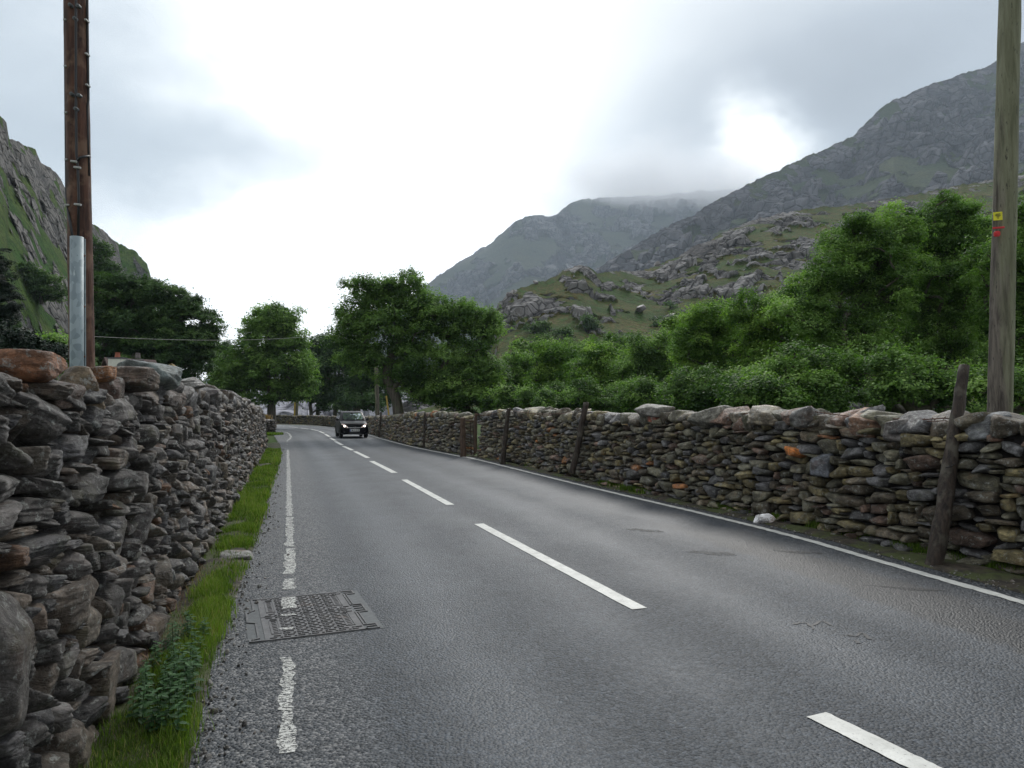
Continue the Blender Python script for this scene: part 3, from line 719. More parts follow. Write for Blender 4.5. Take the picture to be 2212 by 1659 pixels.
# tufts by the right wall
for i, (px, py, w_, lab) in enumerate([(2130, 1226, .55, 'grass tuft at the wall foot right of the near leaning post'), (2190, 1240, .5, 'grass tuft at the wall foot by the right edge of the view'), (1975, 1196, .3, 'small grass tuft just left of the near leaning post'), (1860, 1168, .3, 'thin grass tuft under the brown boulders of the right wall'),
        (1768, 1148, .25, 'grass tuft beside the small ochre stone'), (1670, 1128, .22, 'green weed tuft growing in front of the white quartz stone'), (1600, 1112, .5, 'low clover-like tuft left of the white quartz stone'), (1560, 1104, .35, 'second weed tuft left of the white quartz stone'),
        (1375, 1064, .7, 'long low tuft at the wall foot right of the thin leaning post'), (1320, 1052, .5, 'grass tuft at the foot of the thin leaning post'), (1145, 1008, .5, 'small grass tuft at the wall foot right of the upright post')]):
    g0 = G(px, py); k = int(2200*w_+400); rr = R_(70+i); pts = np.stack([g0[0]+rr.normal(0, w_*.25, k)*.35-0*rr.rand(k), g0[1]+rr.normal(0, w_*.32, k), np.full(k, .015)], 1)
    pts[:, 0] += -.35*(pts[:, 1]-g0[1])
    o = blades('grass_tuft', pts-g0, rr.uniform(.03, .13, k), np.full(k, max(.006, g0[1]*.0011)), np.clip(rr.normal(.4, .2, k), 0, 1), seed=90+i); o.location = Vector(g0); tag(o, lab, 'grass tuft', 'grass tufts along the right wall')
# red-brown dead stalks by the left wall foot
k = 500; yy = r.uniform(4.1, 6.9, k); xx = -.87-.313*yy+r.uniform(.02, .3, k)
tag(blades('dead_stalks', np.stack([xx, yy, np.full(k, .01)], 1), r.uniform(.03, .11, k), np.full(k, .004), r.uniform(0, .7, k), seed=6, mat='dead_stalks', lean=1.6), 'withered reddish stalks along the foot of the left wall', 'dead stalks', kind='stuff')
g0 = np.array([-15.75, 45.3, .95]); k = 220; rr = R_(8)
o = blades('dry_grass_tuft', np.c_[rr.normal(0, .16, k), rr.normal(0, .1, k), np.zeros(k)], rr.uniform(.15, .35, k), np.full(k, .03), rr.uniform(.6, 1, k), seed=7, mat='dead_stalks', lean=1.2); o.location = Vector(g0); tag(o, 'tuft of straw-coloured dry grass on the far wall stub', 'dry grass')

# loose grit and chippings at the road edges
rr = R_(77); st = []
for i in range(2600):
    if i % 2:
        y = 2.2+26*rr.rand()**2.2; c = np.array([np.interp(y, LEs[:, 1], LEs[:, 0])+abs(rr.normal(0, .16))-.03, y, .004])
    else:
        y = 4+24*rr.rand()**1.6; c = np.array([np.interp(y, REs[:, 1], REs[:, 0])+rr.uniform(-.12, .35), y, .012])
    q = rr.uniform(.006, .018)*(1+1.2*(rr.rand() < .06)); st.append((c, rotm(*rr.uniform(0, 6, 3)), (q*1.4, q, q*.8), np.array((.13, .125, .12))*rr.uniform(.5, 1.9), 3, rr.randint(9999)))
tag(stone_set('loose_grit', st, None), 'loose grit and stone chippings scattered along the road edges', 'grit', kind='stuff')
# nettles
def nettle(seed, hgt):
    r = R_(seed); V = []; Fs = []; tn = []; n = 0
    def leaf(b, d, L, w, t):
        nonlocal n
        s = np.array([-d[1], d[0], 0]); s = s/np.linalg.norm(s); dz = np.array([0, 0, -1.]); 
        pts = [b, b+d*L*.3+s*w*.5, b+d*L*.65+s*w*.38+dz*L*.06, b+d*L+dz*L*.22, b+d*L*.65-s*w*.38+dz*L*.06, b+d*L*.3-s*w*.5, b+d*L*.5-np.array([0, 0, -.0])+dz*L*.07]
        V.extend(pts); tn.extend([t]*7)
        for a_, b_ in ((0, 1), (1, 2), (2, 3), (3, 4), (4, 5), (5, 0)): Fs.append((n+a_, n+b_, n+6))
        n += 7
    lean = r.normal(0, .10, 2)
    for k in range(9):
        z = hgt*(.25+.75*k/8.); c = np.array([lean[0]*z, lean[1]*z, z]); a = k*math.pi/2+r.normal(0, .25)
        for q in (0, math.pi):
            d = np.array([math.cos(a+q), math.sin(a+q), r.uniform(-.1, .25)]); L = r.uniform(.055, .085)*(1.1-.35*k/8.); leaf(c, d, L, L*.62, np.clip(.25+.5*k/8+r.normal(0, .15), 0, 1))
    return np.array(V), Fs, np.array(tn), lean
mb = MB(); proto_n = []
for s_ in range(4):
    V, Fs, tn, lean = nettle(s_+3, .27); proto_n.append((V, Fs, tn, lean))
r = R_(12); k = 0
pos_n = []
while len(pos_n) < 62:
    y = 3.35+1.5*r.rand()**1.2; le = np.interp(y, LEs[:, 1], LEs[:, 0]); x = r.uniform(-.87-.313*y+.10, le-.0)
    pos_n.append((x, y))
base_objs = []
for i, (x, y) in enumerate(pos_n):
    j = i % 4
    if i < 4:
        V, Fs, tn, lean = proto_n[j]; e = empty('nettle'); f = mesh('leaves', V, Fs, M['nettle'], e, {'tone': tn})
        b = MB(); b.tube([(0, 0, 0), (lean[0]*.13, lean[1]*.13, .13), (lean[0]*.27, lean[1]*.27, .27)], [.003, .0025, .0015], 5); s_ = b.build('stem', M['nettle'], e); base_objs.append((e, f, s_))
    else:
        e0, f0, s0_ = base_objs[j]; e = e0.copy(); COL.objects.link(e)
        for q in (f0, s0_): c = q.copy(); COL.objects.link(c); c.parent = e
    e.location = (x, y, 0); e.rotation_euler = (0, 0, r.uniform(0, 6.28)); sc_ = r.uniform(.35, .85); e.scale = (sc_, sc_, sc_)
    tag(e, 'dark green nettle in the dense clump between the left wall and the road', 'nettle', 'nettles at the foot of the left wall')

# flat drain slab in the left verge
c = G(500, 1209); c = c+[0.0, .12, .02]; o = stone_set('drain_slab', [(np.zeros(3), rotm(0, 0, .35), (.34, .42, .08), np.array((.19, .19, .185)), 10, 21)], None); o.location = Vector(c); tag(o, 'flat grey stone slab lying in the left grass verge', 'slab')
# fallen pale stone bits near the bend and dark leaf bit
# ------------------------------------------------------------------ manhole cover
BL = G(570, 1386); BR = G(792.6, 1359.6); TL = G(596.5, 1294.8)
ux = (BR-BL)[:2]; w_ = np.linalg.norm(ux); ang = math.atan2(ux[1], ux[0]); l_ = 1.10
cov = empty('manhole_cover', (BL[0], BL[1], 0), ang)
tag(cov, 'large two-part iron access cover set in the road across the left edge line', 'manhole cover')
W_, L_ = w_, l_
fr_ = MB()   # frame: outer rim bars with the toothed right side and hooked left side
def bar(mb, pts, wd, z0=.002, z1=.009):
    pts = [np.array(p, float) for p in pts]
    for a, b in zip(pts[:-1], pts[1:]):
        d = b-a; L = np.linalg.norm(d); u = d/L; nrm = np.array([-u[1], u[0]])
        a2 = a-u*wd/2; b2 = b+u*wd/2
        q = [a2-nrm*wd/2, b2-nrm*wd/2, b2+nrm*wd/2, a2+nrm*wd/2]
        zz = z1+.0004*((mb.n//8) % 4)
        V = [(*p, z0) for p in q]+[(*p, zz) for p in q]
        mb.add(V, [(0, 1, 2, 3)[::-1], (4, 5, 6, 7), (0, 1, 5, 4), (1, 2, 6, 5), (2, 3, 7, 6), (3, 0, 4, 7)])
tw = .085
right = [(W_, 0), (W_+tw, 0), (W_+tw, .10), (W_, .10), (W_, .44), (W_+tw, .44), (W_+tw, .66), (W_, .66), (W_, 1.0), (W_+tw, 1.0), (W_+tw, L_), (W_, L_)]
left = [(0, L_), (-.03, L_), (-.03, L_-.32), (-tw, L_-.38), (-tw, L_*.5-.08), (-.03, L_*.5-.12), (-.03, .06), (-tw, .04), (-tw, 0), (0, 0)]
bar(fr_, right, .014); bar(fr_, left, .014); bar(fr_, [(0, 0), (W_, 0)], .014); bar(fr_, [(0, L_), (W_, L_)], .014)
bar(fr_, [(W_+.02, .12), (W_+.02, .42)], .008); bar(fr_, [(W_+.02, .68), (W_+.02, .98)], .008)
for yy in (.49, .55, .61, .05, L_-.05): bar(fr_, [(W_+.015, yy), (W_+.065, yy)], .012)
fr_.build('frame', M['cover_iron'], cov)
pt = MB(); q = [(-.10, -.015), (W_+.12, -.015), (W_+.13, L_+.01), (-.09, L_+.02)]
pt.add([(*p, .0025) for p in q], [(0, 1, 2, 3)]); pt.build('concrete_bed', M['concrete'], cov)
for half in (0, 1):
    y0 = .012+half*(L_/2+.002); y1 = y0+L_/2-.018
    pl = MB(); pl.box(((W_)/2, (y0+y1)/2, .004), (W_-.02, y1-y0, .004)); plate = pl.build('cover_plate', M['cover_iron'], cov)
    tr_ = MB(); ny = 13; dy = (y1-y0)/ny
    for j in range(ny):
        yc = y0+(j+.5)*dy; off = (j % 2)*.028
        k = 0; x = .05+off
        while x < W_-.05:
            inlab = ((x < .125) or (x > W_-.125)) and (y0+.10 < yc < y1-.08)
            if not inlab:
                if k % 2 == 0: tr_.box((x+.014, yc, .0085), (.046, .010, .005))
                else: tr_.box((x+.012, yc, .009), (.016, .018, .006))
            x += .056 if k % 2 == 0 else .036
            k += 1
    tr_.build('tread', M['cover_iron'], plate)
    for xx in (.06, W_-.12):
        lb = MB()
        a0, a1 = y0+.11, y1-.09
        bar(lb, [(xx, a0), (xx+.06, a0), (xx+.06, a1), (xx, a1), (xx, a0)], .006, .005, .0095)
        for q in np.linspace(a0+.03, a1-.03, 8): bar(lb, [(xx+.018, q), (xx+.042, q+.006)], .006, .005, .009)
        lb.build('maker_panel', M['cover_iron'], plate)
# remains of the edge line paint on the cover
cc = sub(LLf, 4.95, 5.95)
for nm, y0, y1 in (('p', 4.98, 5.12), ('p', 5.35, 5.45), ('p', 5.62, 5.92)): pass
for y0, y1 in ((5.0, 5.1), (5.33, 5.42), (5.55, 5.92)):
    c = sub(LLf, y0, y1)
    V, Q = ribbon('m', c, .10, None, z=.0145, ragged=.02, seed=int(y0*10)); V[:, :2] -= BL[:2]
    ca, sa = math.cos(-ang), math.sin(-ang); V2 = V.copy(); V2[:, 0] = V[:, 0]*ca-V[:, 1]*sa; V2[:, 1] = V[:, 0]*sa+V[:, 1]*ca
    mesh('paint_residue', V2, Q, M['paint_worn'], cov)

# tar seams: dark irregular cracks on the road (right foreground)
r = R_(9); Vs = []; Qs = []; nn = 0
def G2(px, py): return G(px, py)[:2]
for pts in ([(1715, 1349), (1740, 1346), (1752, 1353), (1775, 1342), (1795, 1352)], [(1752, 1353), (1758, 1362)], [(1830, 1372), (1850, 1375), (1862, 1368), (1880, 1382)], [(1846, 1384), (1856, 1392)]):
    c = np.array([G2(*p) for p in pts]); c = resample(np.c_[c, c[:, :1]*0], .02)
    V, Q = ribbon('t', c, .018, None, z=.004, ragged=.008, seed=nn+3); Vs.append(V); Qs.append(Q+nn); nn += len(V)
tag(mesh('tar_seams', np.concatenate(Vs), np.concatenate(Qs), M['cable_black']), kind='structure')
def blotch(name, px, py, rx, ry, mat, seed, z=.0035, rot=-.35):
    c = G2(px, py); k = 48; a = np.linspace(0, 2*math.pi, k, endpoint=False); n1 = 1+.35*vnoise(np.stack([np.cos(a)*2, np.sin(a)*2, a*0+seed], 1), seed)+.2*vnoise(np.stack([np.cos(a)*7, np.sin(a)*7, a*0+seed], 1), seed)
    X = np.cos(a)*rx*n1; Y = np.sin(a)*ry*n1; ca, sa = math.cos(rot), math.sin(rot)
    V = np.c_[X*ca-Y*sa+c[0], X*sa+Y*ca+c[1], np.full(k, z)]; return tag(mesh(name, V, [tuple(range(k))], M[mat]), kind='structure')
g = NG('damp_asphalt'); p = g.pos(); n = g.noise(p, 60, 4, .6)
tr = g.n('ShaderNodeBsdfTransparent'); mx = g.n('ShaderNodeMixShader', Fac=g.ramp(g.noise(p, 14, 5, .7), [(.42, .15), (.6, .85)])); g.t.links.new(tr.outputs[0], mx.inputs[1]); g.t.links.new(g.bsdf.outputs[0], mx.inputs[2]); g.t.links.new(mx.outputs[0], g.out.inputs[0])
M['damp_asphalt'] = g.fin(g.mix(n, (.012, .012, .014), (.04, .042, .045)), .6, g.bump(n, .8, .01))
blotch('road_patch', 1396, 1146, .26, .10, 'damp_asphalt', 3); blotch('road_patch', 1540, 1195, .26, .09, 'damp_asphalt', 4); blotch('road_patch', 1730, 1193, .22, .06, 'damp_asphalt', 5)
blotch('road_patch', 1965, 1272, .28, .05, 'damp_asphalt', 7)

# ------------------------------------------------------------------ poles
def pole(name, label, px0, py0, px1, py1, Z, r0, r1, mat, zbot=-1.4, seed=1, extra=0.35, cat='utility pole', n=20):
    """foot seen at (px0,py0), upper point seen at (px1,py1); extended past both"""
    a = P(px0, py0, Z); b = P(px1, py1, Z); d = (b-a)/(b[2]-a[2])
    A = a+d*(zbot-a[2]); B = b+d*((b[2]-a[2])*extra)
    root = empty(name, A); tag(root, label, cat)
    rr = R_(seed); m = 60; pts = [A+(B-A)*t-A for t in np.linspace(0, 1, m)]
    wn = rr.normal(0, .018, (m, n)); wn = (wn+np.roll(wn, 1, 0)+np.roll(wn, 2, 0))/1.6; cn = rr.normal(0, .015, n)
    mb = MB(); mb.tube(pts, np.linspace(r0, r1, m), n, wob=lambda i, k: 1+wn[i, k]+cn[k]); mb.build('shaft', mat, root, smooth=True)
    return root, A, B, (lambda z: a+d*(z-a[2]))
root, A, B, at = pole('utility_pole', 'dark brown wooden pole with cables and a grey metal conduit behind the left wall', 178, 800, 163, 0, 8.0, .135, .118, M['pole_brown'], seed=2, extra=.25)
Zp = 8.0
def onp(px, py, out=.0): return P(px, py, Zp-.145-out)-A
mb = MB(); c0 = P(166, 800, Zp-.19)-A; c1 = P(166, 512, Zp-.19)-A; mb.tube([c0+(c0-c1)*.4, c0, c1], .068, 20); cd = mb.build('conduit', M['galvanised'], root, smooth=True)
mb = MB(); f0 = P(181, 800, Zp-.13)-A; f1 = P(180, 516, Zp-.13)-A; ff = (f0+f1)/2; dd = f1-f0; mb.loft([[f0+(f0-f1)*.4+q, f1+q] for q in (np.array([-.03, 0, 0]), np.array([.025, 0, 0]))], close=False, caps=False)
mb = MB(); 
for a, b in ((f0+(f0-f1)*.4, f1),):
    w = np.array([.022, 0, 0]); t = np.array([0, .008, 0])
    mb.add([a-w-t, a+w-t, a+w+t, a-w+t, b-w-t, b+w-t, b+w+t, b-w+t], [(0, 1, 2, 3)[::-1], (4, 5, 6, 7), (0, 1, 5, 4), (1, 2, 6, 5), (2, 3, 7, 6), (3, 0, 4, 7)])
mb.build('flange', M['galvanised'], cd)
for py in (552, 662, 770):
    mb = MB(); c = P(181, py, Zp-.15)-A; mb.tube([c+[0, .01, 0], c-[0, .015, 0]], .014, 8); mb.build('bolt', M['rust'], cd)
def cabl(pts, rad, nm='cable', mat='cable_black'):
    mb = MB(); mb.tube(pts, rad, 8); return mb.build(nm, M[mat], root, smooth=True)
# cable down the left side, then into the conduit
cabl([P(x, y, Zp-.02)-A for x, y in ((139, -150), (139.5, 0), (140.5, 80), (141.5, 200), (142.5, 320), (143.5, 420))]+[P(147, 455, Zp-.10)-A, P(153, 490, Zp-.17)-A, P(158, 520, Zp-.19)-A], .014)
cabl([P(x, y, Zp)-A for x, y in ((185, -150), (188.5, 0), (189.5, 100), (190.5, 180), (191, 215))]+[P(188.5, 232, Zp-.02)-A, P(190, 290, Zp-.01)-A, P(192, 380, Zp-.01)-A], .014)
cabl([onp(x, y) for x, y in ((164, -150), (164, 0), (164, 100), (164, 190), (165, 330), (168, 360), (170, 420), (169, 512))], .013)
cabl([onp(168, 348), onp(172, 341, .02), P(183, 338, Zp-.12)-A, P(192, 337, Zp-.02)-A, P(194, 339, Zp+.1)-A], .014)
for (x, y, w) in ((143, 45, 8), (144, 145, 8), (145, 245, 8), (146, 346, 8), (148, 444, 14), (188, 45, 6), (189, 118, 6), (190, 185, 6)):
    mb = MB(); mb.box(P(x, y, Zp-.09)-A if x < 160 else P(x, y, Zp-.04)-A, (w*.7/F*Zp, .07, .018)); mb.build('cable_clip', M['clip_white'], root)
for (x, y) in ((160, 349), (167, 362), (168, 442)):
    mb = MB(); mb.box(onp(x, y, .01), (.075, .03, .024), rotm(0, .12, 0), bev=.004); mb.build('cable_clip', M['clip_white'], root)
for (x, y) in ((152, 11), (169, 13), (162, 40), (155, 203), (171, 206), (164, 235)):
    mb = MB(); c = onp(x, y); mb.tube([c+[0, .03, 0], c-[0, .018, 0]], .021, 10); mb.tube([c+[0, .0, 0], c-[0, .03, 0]], .011, 6); mb.build('bolt', M['bolt_zinc'], root)

Zg = 9.0
root, A, B, at = pole('utility_pole', 'weathered green-tinged wooden pole with a yellow plate behind the right wall', 2159, 912, 2181, 0, Zg, .152, .118, M['pole_green'], seed=5, extra=.2, zbot=-1)
def sgn(px, py, out=.0): return P(px, py, Zg-.155-out)-A
Ms = rotm(0, -.02, -.30)
c = sgn(2155.5, 467); mb = MB(); mb.box(c, (.10, .006, .105), Ms, bev=.002); ys = mb.build('warning_plate', M['sign_yellow'], root)
mb = MB()
for k, (w, h) in enumerate(((.052, .008), (.058, .008), (.032, .008), (.012, .010))):
    mb.box(c+Ms @ np.array([0, -.006, .026-.017*k]), (w, .003, h), Ms)
mb.build('lettering', M['sign_black'], ys)
c = sgn(2157, 492); mb = MB(); mb.box(c, (.13, .012, .024), Ms, bev=.003); rd = mb.build('marker_bracket', M['red_plastic'], root)
c = sgn(2154, 505, .01); mb = MB(); mb.box(c+[0, .004, 0], (.068, .012, .07), Ms, bev=.015); d_ = Ms @ np.array([0, -1, 0]); 
for rr_, o_ in ((.027, .014), (.019, .018), (.009, .022)): mb.tube([c, c+d_*o_], rr_, 18)
mb.build('reflector', M['red_plastic'], rd)

def farpole(label, px0, py0, px1, py1, Z, r0): return pole('utility_pole', label, px0, py0, px1, py1, Z, r0, r0*.85, M['pole_green'], zbot=-1.2, seed=int(px0), extra=.4, n=10)
farpole('slim pole among the trees, left of the car, with a yellow stay guard', 640.5, 894, 644, 803, 84, .20)
farpole('slim pole among the trees behind the car, right of it', 815.5, 895, 813, 806, 52, .17)
mb = MB(); a = P(636, 896, 82); b = P(637.5, 856, 82); mb.tube([(a-b)*1.05, (a-b)*.3, np.zeros(3)], .10, 6); o = mb.build('stay_guard', M['rod_yellow']); o.location = Vector(b); tag(o, 'yellow stay guard leaning on the distant pole left of the car', 'stay guard')
mb = MB(); a = P(840, 897, 38); b = P(834.5, 855, 38); mb.tube([a-b, (a-b)*.5, np.zeros(3)], .045, 7); o = mb.build('marker_rod', M['rod_yellow']); o.location = Vector(b); tag(o, 'thin yellow rod standing behind the wall beside the leaning ash trunk', 'rod')
mb = MB(); a, b = P(150, 724, 26), P(830, 700, 62); pts = [a+(b-a)*t+np.array([0, 0, -1.1*4*t*(1-t)*.6]) for t in np.linspace(0, 1, 24)]; mb.tube([p-a for p in pts], .010, 5); o = mb.build('overhead_cable', M['slab_grey']); o.location = Vector(a); tag(o, 'thin overhead cable crossing behind the left trees', 'cable')

# ------------------------------------------------------------------ fence posts and wires along the right wall
def post(label, px0, py0, px1, py1, Z, r0, r1, seed, mat='post_wood', name='fence_post', dz=0., square=False):
    a = P(px0, py0, Z); b = P(px1, py1, Z+dz); e = a-(b-a)*.06
    rr = R_(seed); m = 26; n = 12; wn = rr.normal(0, .06, (m, n)); wn = (wn+np.roll(wn, 1, 0))/1.4; j = np.cumsum(rr.normal(0, .0035*r0/.08, (m, 3)), 0); j -= np.linspace(0, 1, m)[:, None]*j[-1]
    pts = [(e+(b-e)*t-e)+j[i] for i, t in enumerate(np.linspace(0, 1, m))]
    mb = MB(); mb.tube(pts, np.linspace(r0, r1, m), n, wob=lambda i, k: 1+wn[i, k]); o = mb.build(name, M[mat], smooth=True); o.location = Vector(e); tag(o, label, 'fence post' if name == 'fence_post' else 'gate post')
    return o, e
Zn = G(2020, 1222)[1]
post('thick dark rough post leaning right in front of the near right wall', 2020, 1222, 2084, 790, Zn, .088, .052, 3, dz=.35)
Z2 = G(1235, 1037)[1]
post('thin leaning stake against the right wall, left of the squared slab', 1237, 1014, 1266, 869, Z2-.12, .068, .062, 4, dz=0)
Z3 = G(1087, 1002)[1]
post('slim upright stake between the gate and the leaning stake', 1087, 997, 1099, 882, Z3-.1, .075, .06, 5, dz=0)
Z4 = G(917, 973)[1]
post('thin dark stake against the far wall length, nearer the gate', 915, 962, 918, 890, Z4, .045, .04, 6, dz=0)
post('thin dark stake against the far wall right of the car', 819, 941, 823, 889, G(819, 947.5)[1], .05, .045, 7, dz=0)
Zgt = G(1000, 986)[1]-.15
post('thick squared brown gate post at the end of the far wall', 1000.5, 984, 999.5, 902, Zgt, .10, .095, 8, mat='gate_post_wood', name='gate_post')
Zg2 = Zgt+.2
post('slimmer gate post against the near end of the right wall', 1027, 975, 1028, 893, Zg2, .06, .055, 9, mat='gate_post_wood', name='gate_post')
gt = empty('field_gate', P(1003, 985, Zgt+.1)); tag(gt, 'low rusty bar gate hung in the gap between the two gate posts', 'gate'); O = np.array(gt.location)
for i, (ya, yb) in enumerate(((909, 910), (925, 936), (940, 947), (952, 962), (962, 975), (972, 982))):
    mb = MB(); mb.tube([P(1004, ya, Zgt+.25)-O, P(1027, yb, Zg2+.1)-O], .03 if i == 0 else .013, 6); mb.build('rail', M['rust'] if i else M['gate_post_wood'], gt)
for xx in (1017, 1023):
    mb = MB(); mb.tube([P(xx-1, 911, Zgt+.22)-O, P(xx+1, 984, Zgt+.2)-O], .014, 6); mb.build('upright', M['iron'], gt)
def wire(label, pts, rad=.006, barb=True, mat='rust', seed=1):
    o0 = np.array(pts[0]); rr = R_(seed); P_ = []
    for a, b in zip(pts[:-1], pts[1:]):
        a = np.array(a); b = np.array(b); k = max(6, int(np.linalg.norm(b-a)*8))
        for t in np.linspace(0, 1, k, endpoint=False): P_.append(a+(b-a)*t+np.array([0, 0, -.10*4*t*(1-t)*min(1, np.linalg.norm(b-a)/5)])+rr.normal(0, .004, 3))
    P_.append(np.array(pts[-1])); mb = MB(); mb.tube([p-o0 for p in P_], rad, 5)
    if barb:
        for p in P_[::1]:
            d = rr.normal(0, 1, 3); d /= np.linalg.norm(d); mb.tube([p-o0-d*.022, p-o0+d*.022], rad*.55, 4)
    o = mb.build('barbed_wire' if barb else 'wire', M[mat]); o.location = Vector(o0); tag(o, label, 'barbed wire' if barb else 'wire', None)
zt = lambda px, py, Z: P(px, py, Z)
wire('upper rusty barbed wire strung along the top of the right wall', [zt(2300, 915, 7.3), zt(2040, 903, Zn+.35), zt(1750, 888, 9.4), zt(1570, 889, 11.2), zt(1258, 888, Z2+.25), zt(1096, 884, Z3+.2), zt(1028, 896, Zg2)], .006, seed=3)
wire('lower rusty barbed wire strung along the top of the right wall', [zt(2300, 921, 7.3), zt(2040, 909, Zn+.35), zt(1760, 893, 9.4), zt(1600, 900, 11.0), zt(1258, 893, Z2+.25)], .005, seed=5)
wire('loop of pale wire hanging on the thin leaning stake', [zt(1262, 884, Z2), zt(1248, 890, Z2), zt(1243, 900, Z2), zt(1246, 906, Z2), zt(1253, 904, Z2), zt(1257, 896, Z2)], .007, False, 'slab_grey', 6)
wire('black wire tie wrapped across the near leaning post', [zt(2042, 1010, Zn-.12), zt(2062, 1003, Zn+.12), zt(2074, 994, Zn+.2)], .006, False, 'cable_black', 7)

# ------------------------------------------------------------------ trees
def perp(n, r):
    a = r.normal(0, 1, n.shape); a -= n*(a*n).sum(1)[:, None]; return a/(np.linalg.norm(a, axis=1)[:, None]+1e-9)
def tree(name, label, lobes, foot, Z, mat, cat='tree', group=None, L=None, dens=1.0, rc=(.35, .7), seed=1, trunk=.18, bend=None, flat=.85, shell=.4, tone=0., needles=False, drop=0, branch=True, stray=.1, reach=.92):
    """lobes: (px,py,rx,ry[,dZ]) in photo units at distance Z; foot: (px, ground z) of the trunk"""
    r = R_(seed); u = Z/F; L = L or max(.078, Z*.0031)
    fz = gz(*W(foot[0], Z)[:2]) if foot[1] is None else foot[1]
    base = W(foot[0], Z, float(fz)-.1); root = empty(name, base); tag(root, label, cat, group)
    cl = []; rad = []
    for lb in lobes:
        px, py, rx, ry = lb[:4]; dZ = lb[4] if len(lb) > 4 else 0
        c = P(px, py, Z+dZ); R3 = np.array([rx*u, (rx+ry)*.5*u*.9, ry*u]); area = math.pi*R3[0]*R3[2]
        rcm = np.mean(rc)
        k = max(5, int(dens*3.2*area/(math.pi*rcm*rcm*.7)))
        d = r.normal(0, 1, (k, 3)); d /= np.linalg.norm(d, axis=1)[:, None]
        q = (shell+(1-shell)*r.rand(k)**.7)*reach
        cl.append(c+d*R3*q[:, None]*(1+.10*r.normal(0, 1, (k, 1)))); rad.append(r.uniform(rc[0], rc[1], k))
    cl = np.concatenate(cl); rad = np.concatenate(rad); ok = cl[:, 2] > fz+.2; cl = cl[ok]; rad = rad[ok]; K = len(cl)
    # leaves
    per = dens*2.0*math.pi*rad**2*.75/(.20*L*L); nl = np.maximum(12, per.astype(int)); ci = np.repeat(np.arange(K), nl); n = len(ci)
    d = r.normal(0, 1, (n, 3)); d[:, 2] = np.abs(d[:, 2])*1.0-.35; d /= np.linalg.norm(d, axis=1)[:, None]
    q = r.uniform(.55, 1.05, n); s = r.rand(n) < stray; q = np.where(s, r.uniform(1.0, 1.5, n), q)
    ct = r.uniform(.75, 1.3, (K, 2)); sc3 = np.stack([rad*ct[:, 0], rad*ct[:, 1], rad*flat], 1)[ci]
    pos = cl[ci]+d*sc3*q[:, None]
    pos += .18*rad[ci][:, None]*np.stack([vnoise(pos*3.1+i*9, 4+i) for i in range(3)], 1)*2
    nrm = d*.55+np.array([0, 0, .75])+r.normal(0, .38, (n, 3)); nrm /= np.linalg.norm(nrm, axis=1)[:, None]
    t = perp(nrm, r); b = np.cross(nrm, t); l = L*r.uniform(.65, 1.3, n)[:, None]; w = l*(.14 if needles else .30)
    tip = np.array([0, 0, -1.])*l*.12
    V = np.stack([pos-t*l*.5, pos+b*w, pos+t*l*.5+tip, pos-b*w], 1).reshape(-1, 3)-base
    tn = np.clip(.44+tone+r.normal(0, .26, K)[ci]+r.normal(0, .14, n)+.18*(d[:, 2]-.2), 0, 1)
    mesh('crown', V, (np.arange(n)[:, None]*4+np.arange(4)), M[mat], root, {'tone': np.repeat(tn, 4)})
    # limbs
    if branch:
        ctr = cl.mean(0); top = cl[:, 2].max(); pth = bend or []
        nodes = [base+[0, 0, -.3]]
        for (px, py) in pth: nodes.append(P(px, py, Z))
        if not pth: nodes.append(base+np.array([(ctr[0]-base[0])*.25, 0, (ctr[2]-base[2])*.45]))
        h1 = nodes[-1]
        for tt in (.35, .7, 1.0): nodes.append(h1+(np.array([ctr[0], ctr[1], top*.8+ctr[2]*.2])-h1)*tt*np.array([1, 1, .85])+r.normal(0, .12, 3))
        par = [-1]+list(range(len(nodes)-1)); nt = len(nodes); pts = np.array(nodes)
        order = np.argsort(np.linalg.norm(cl-h1, axis=1)); sel = order[::max(1, K//130)]
        pts_l = list(pts)
        for i in sel:
            A_ = np.array(pts_l[1:]); v = cl[i]-A_; dist = np.linalg.norm(v, axis=1)+np.where(v[:, 2] < 0, -v[:, 2]*1.5, 0); j = int(np.argmin(dist))+1
            a = np.array(pts_l[j]); mid = a+(cl[i]-a)*.5+r.normal(0, .07, 3)*dist[j-1]; mid[2] += .06*dist[j-1]
            pts_l.append(mid); par.append(j); pts_l.append(cl[i]-[0, 0, rad[i]*.15]); par.append(len(pts_l)-2)
        pts = np.array(pts_l); wgt = np.ones(len(pts))
        for i in range(len(pts)-1, 0, -1): wgt[par[i]] += wgt[i]
        rr = trunk*(wgt/wgt[0])**.45; rr = np.maximum(rr, .012+Z*.00018)
        mb = MB()
        tk = [i for i in range(nt)]
        # smoothed trunk
        tp = resample3(pts[tk], 5); tr = np.interp(np.linspace(0, nt-1, len(tp)), np.arange(nt), rr[tk]*np.array([1.35]+[1.0]*(nt-1)))
        mb.tube([p-base for p in tp], tr, 9)
        for i in range(nt, len(pts)):
            j = par[i]; mb.tube([pts[j]-base, (pts[j]+pts[i])/2-base+r.normal(0, .02, 3), pts[i]-base], [min(rr[j], rr[i]*1.5), rr[i]*1.15, rr[i]], 5, caps=False)
        mb.build('trunk', M['bark'], root, smooth=True)
    return root
def resample3(p, k):
    out = []
    for i in range(len(p)-1):
        p0 = p[max(i-1, 0)]; p1 = p[i]; p2 = p[i+1]; p3 = p[min(i+2, len(p)-1)]
        for t in np.linspace(0, 1, k, endpoint=False): out.append(.5*((2*p1)+(-p0+p2)*t+(2*p0-5*p1+4*p2-p3)*t*t+(-p0+3*p1-3*p2+p3)*t**3))
    out.append(p[-1]); return np.array(out)

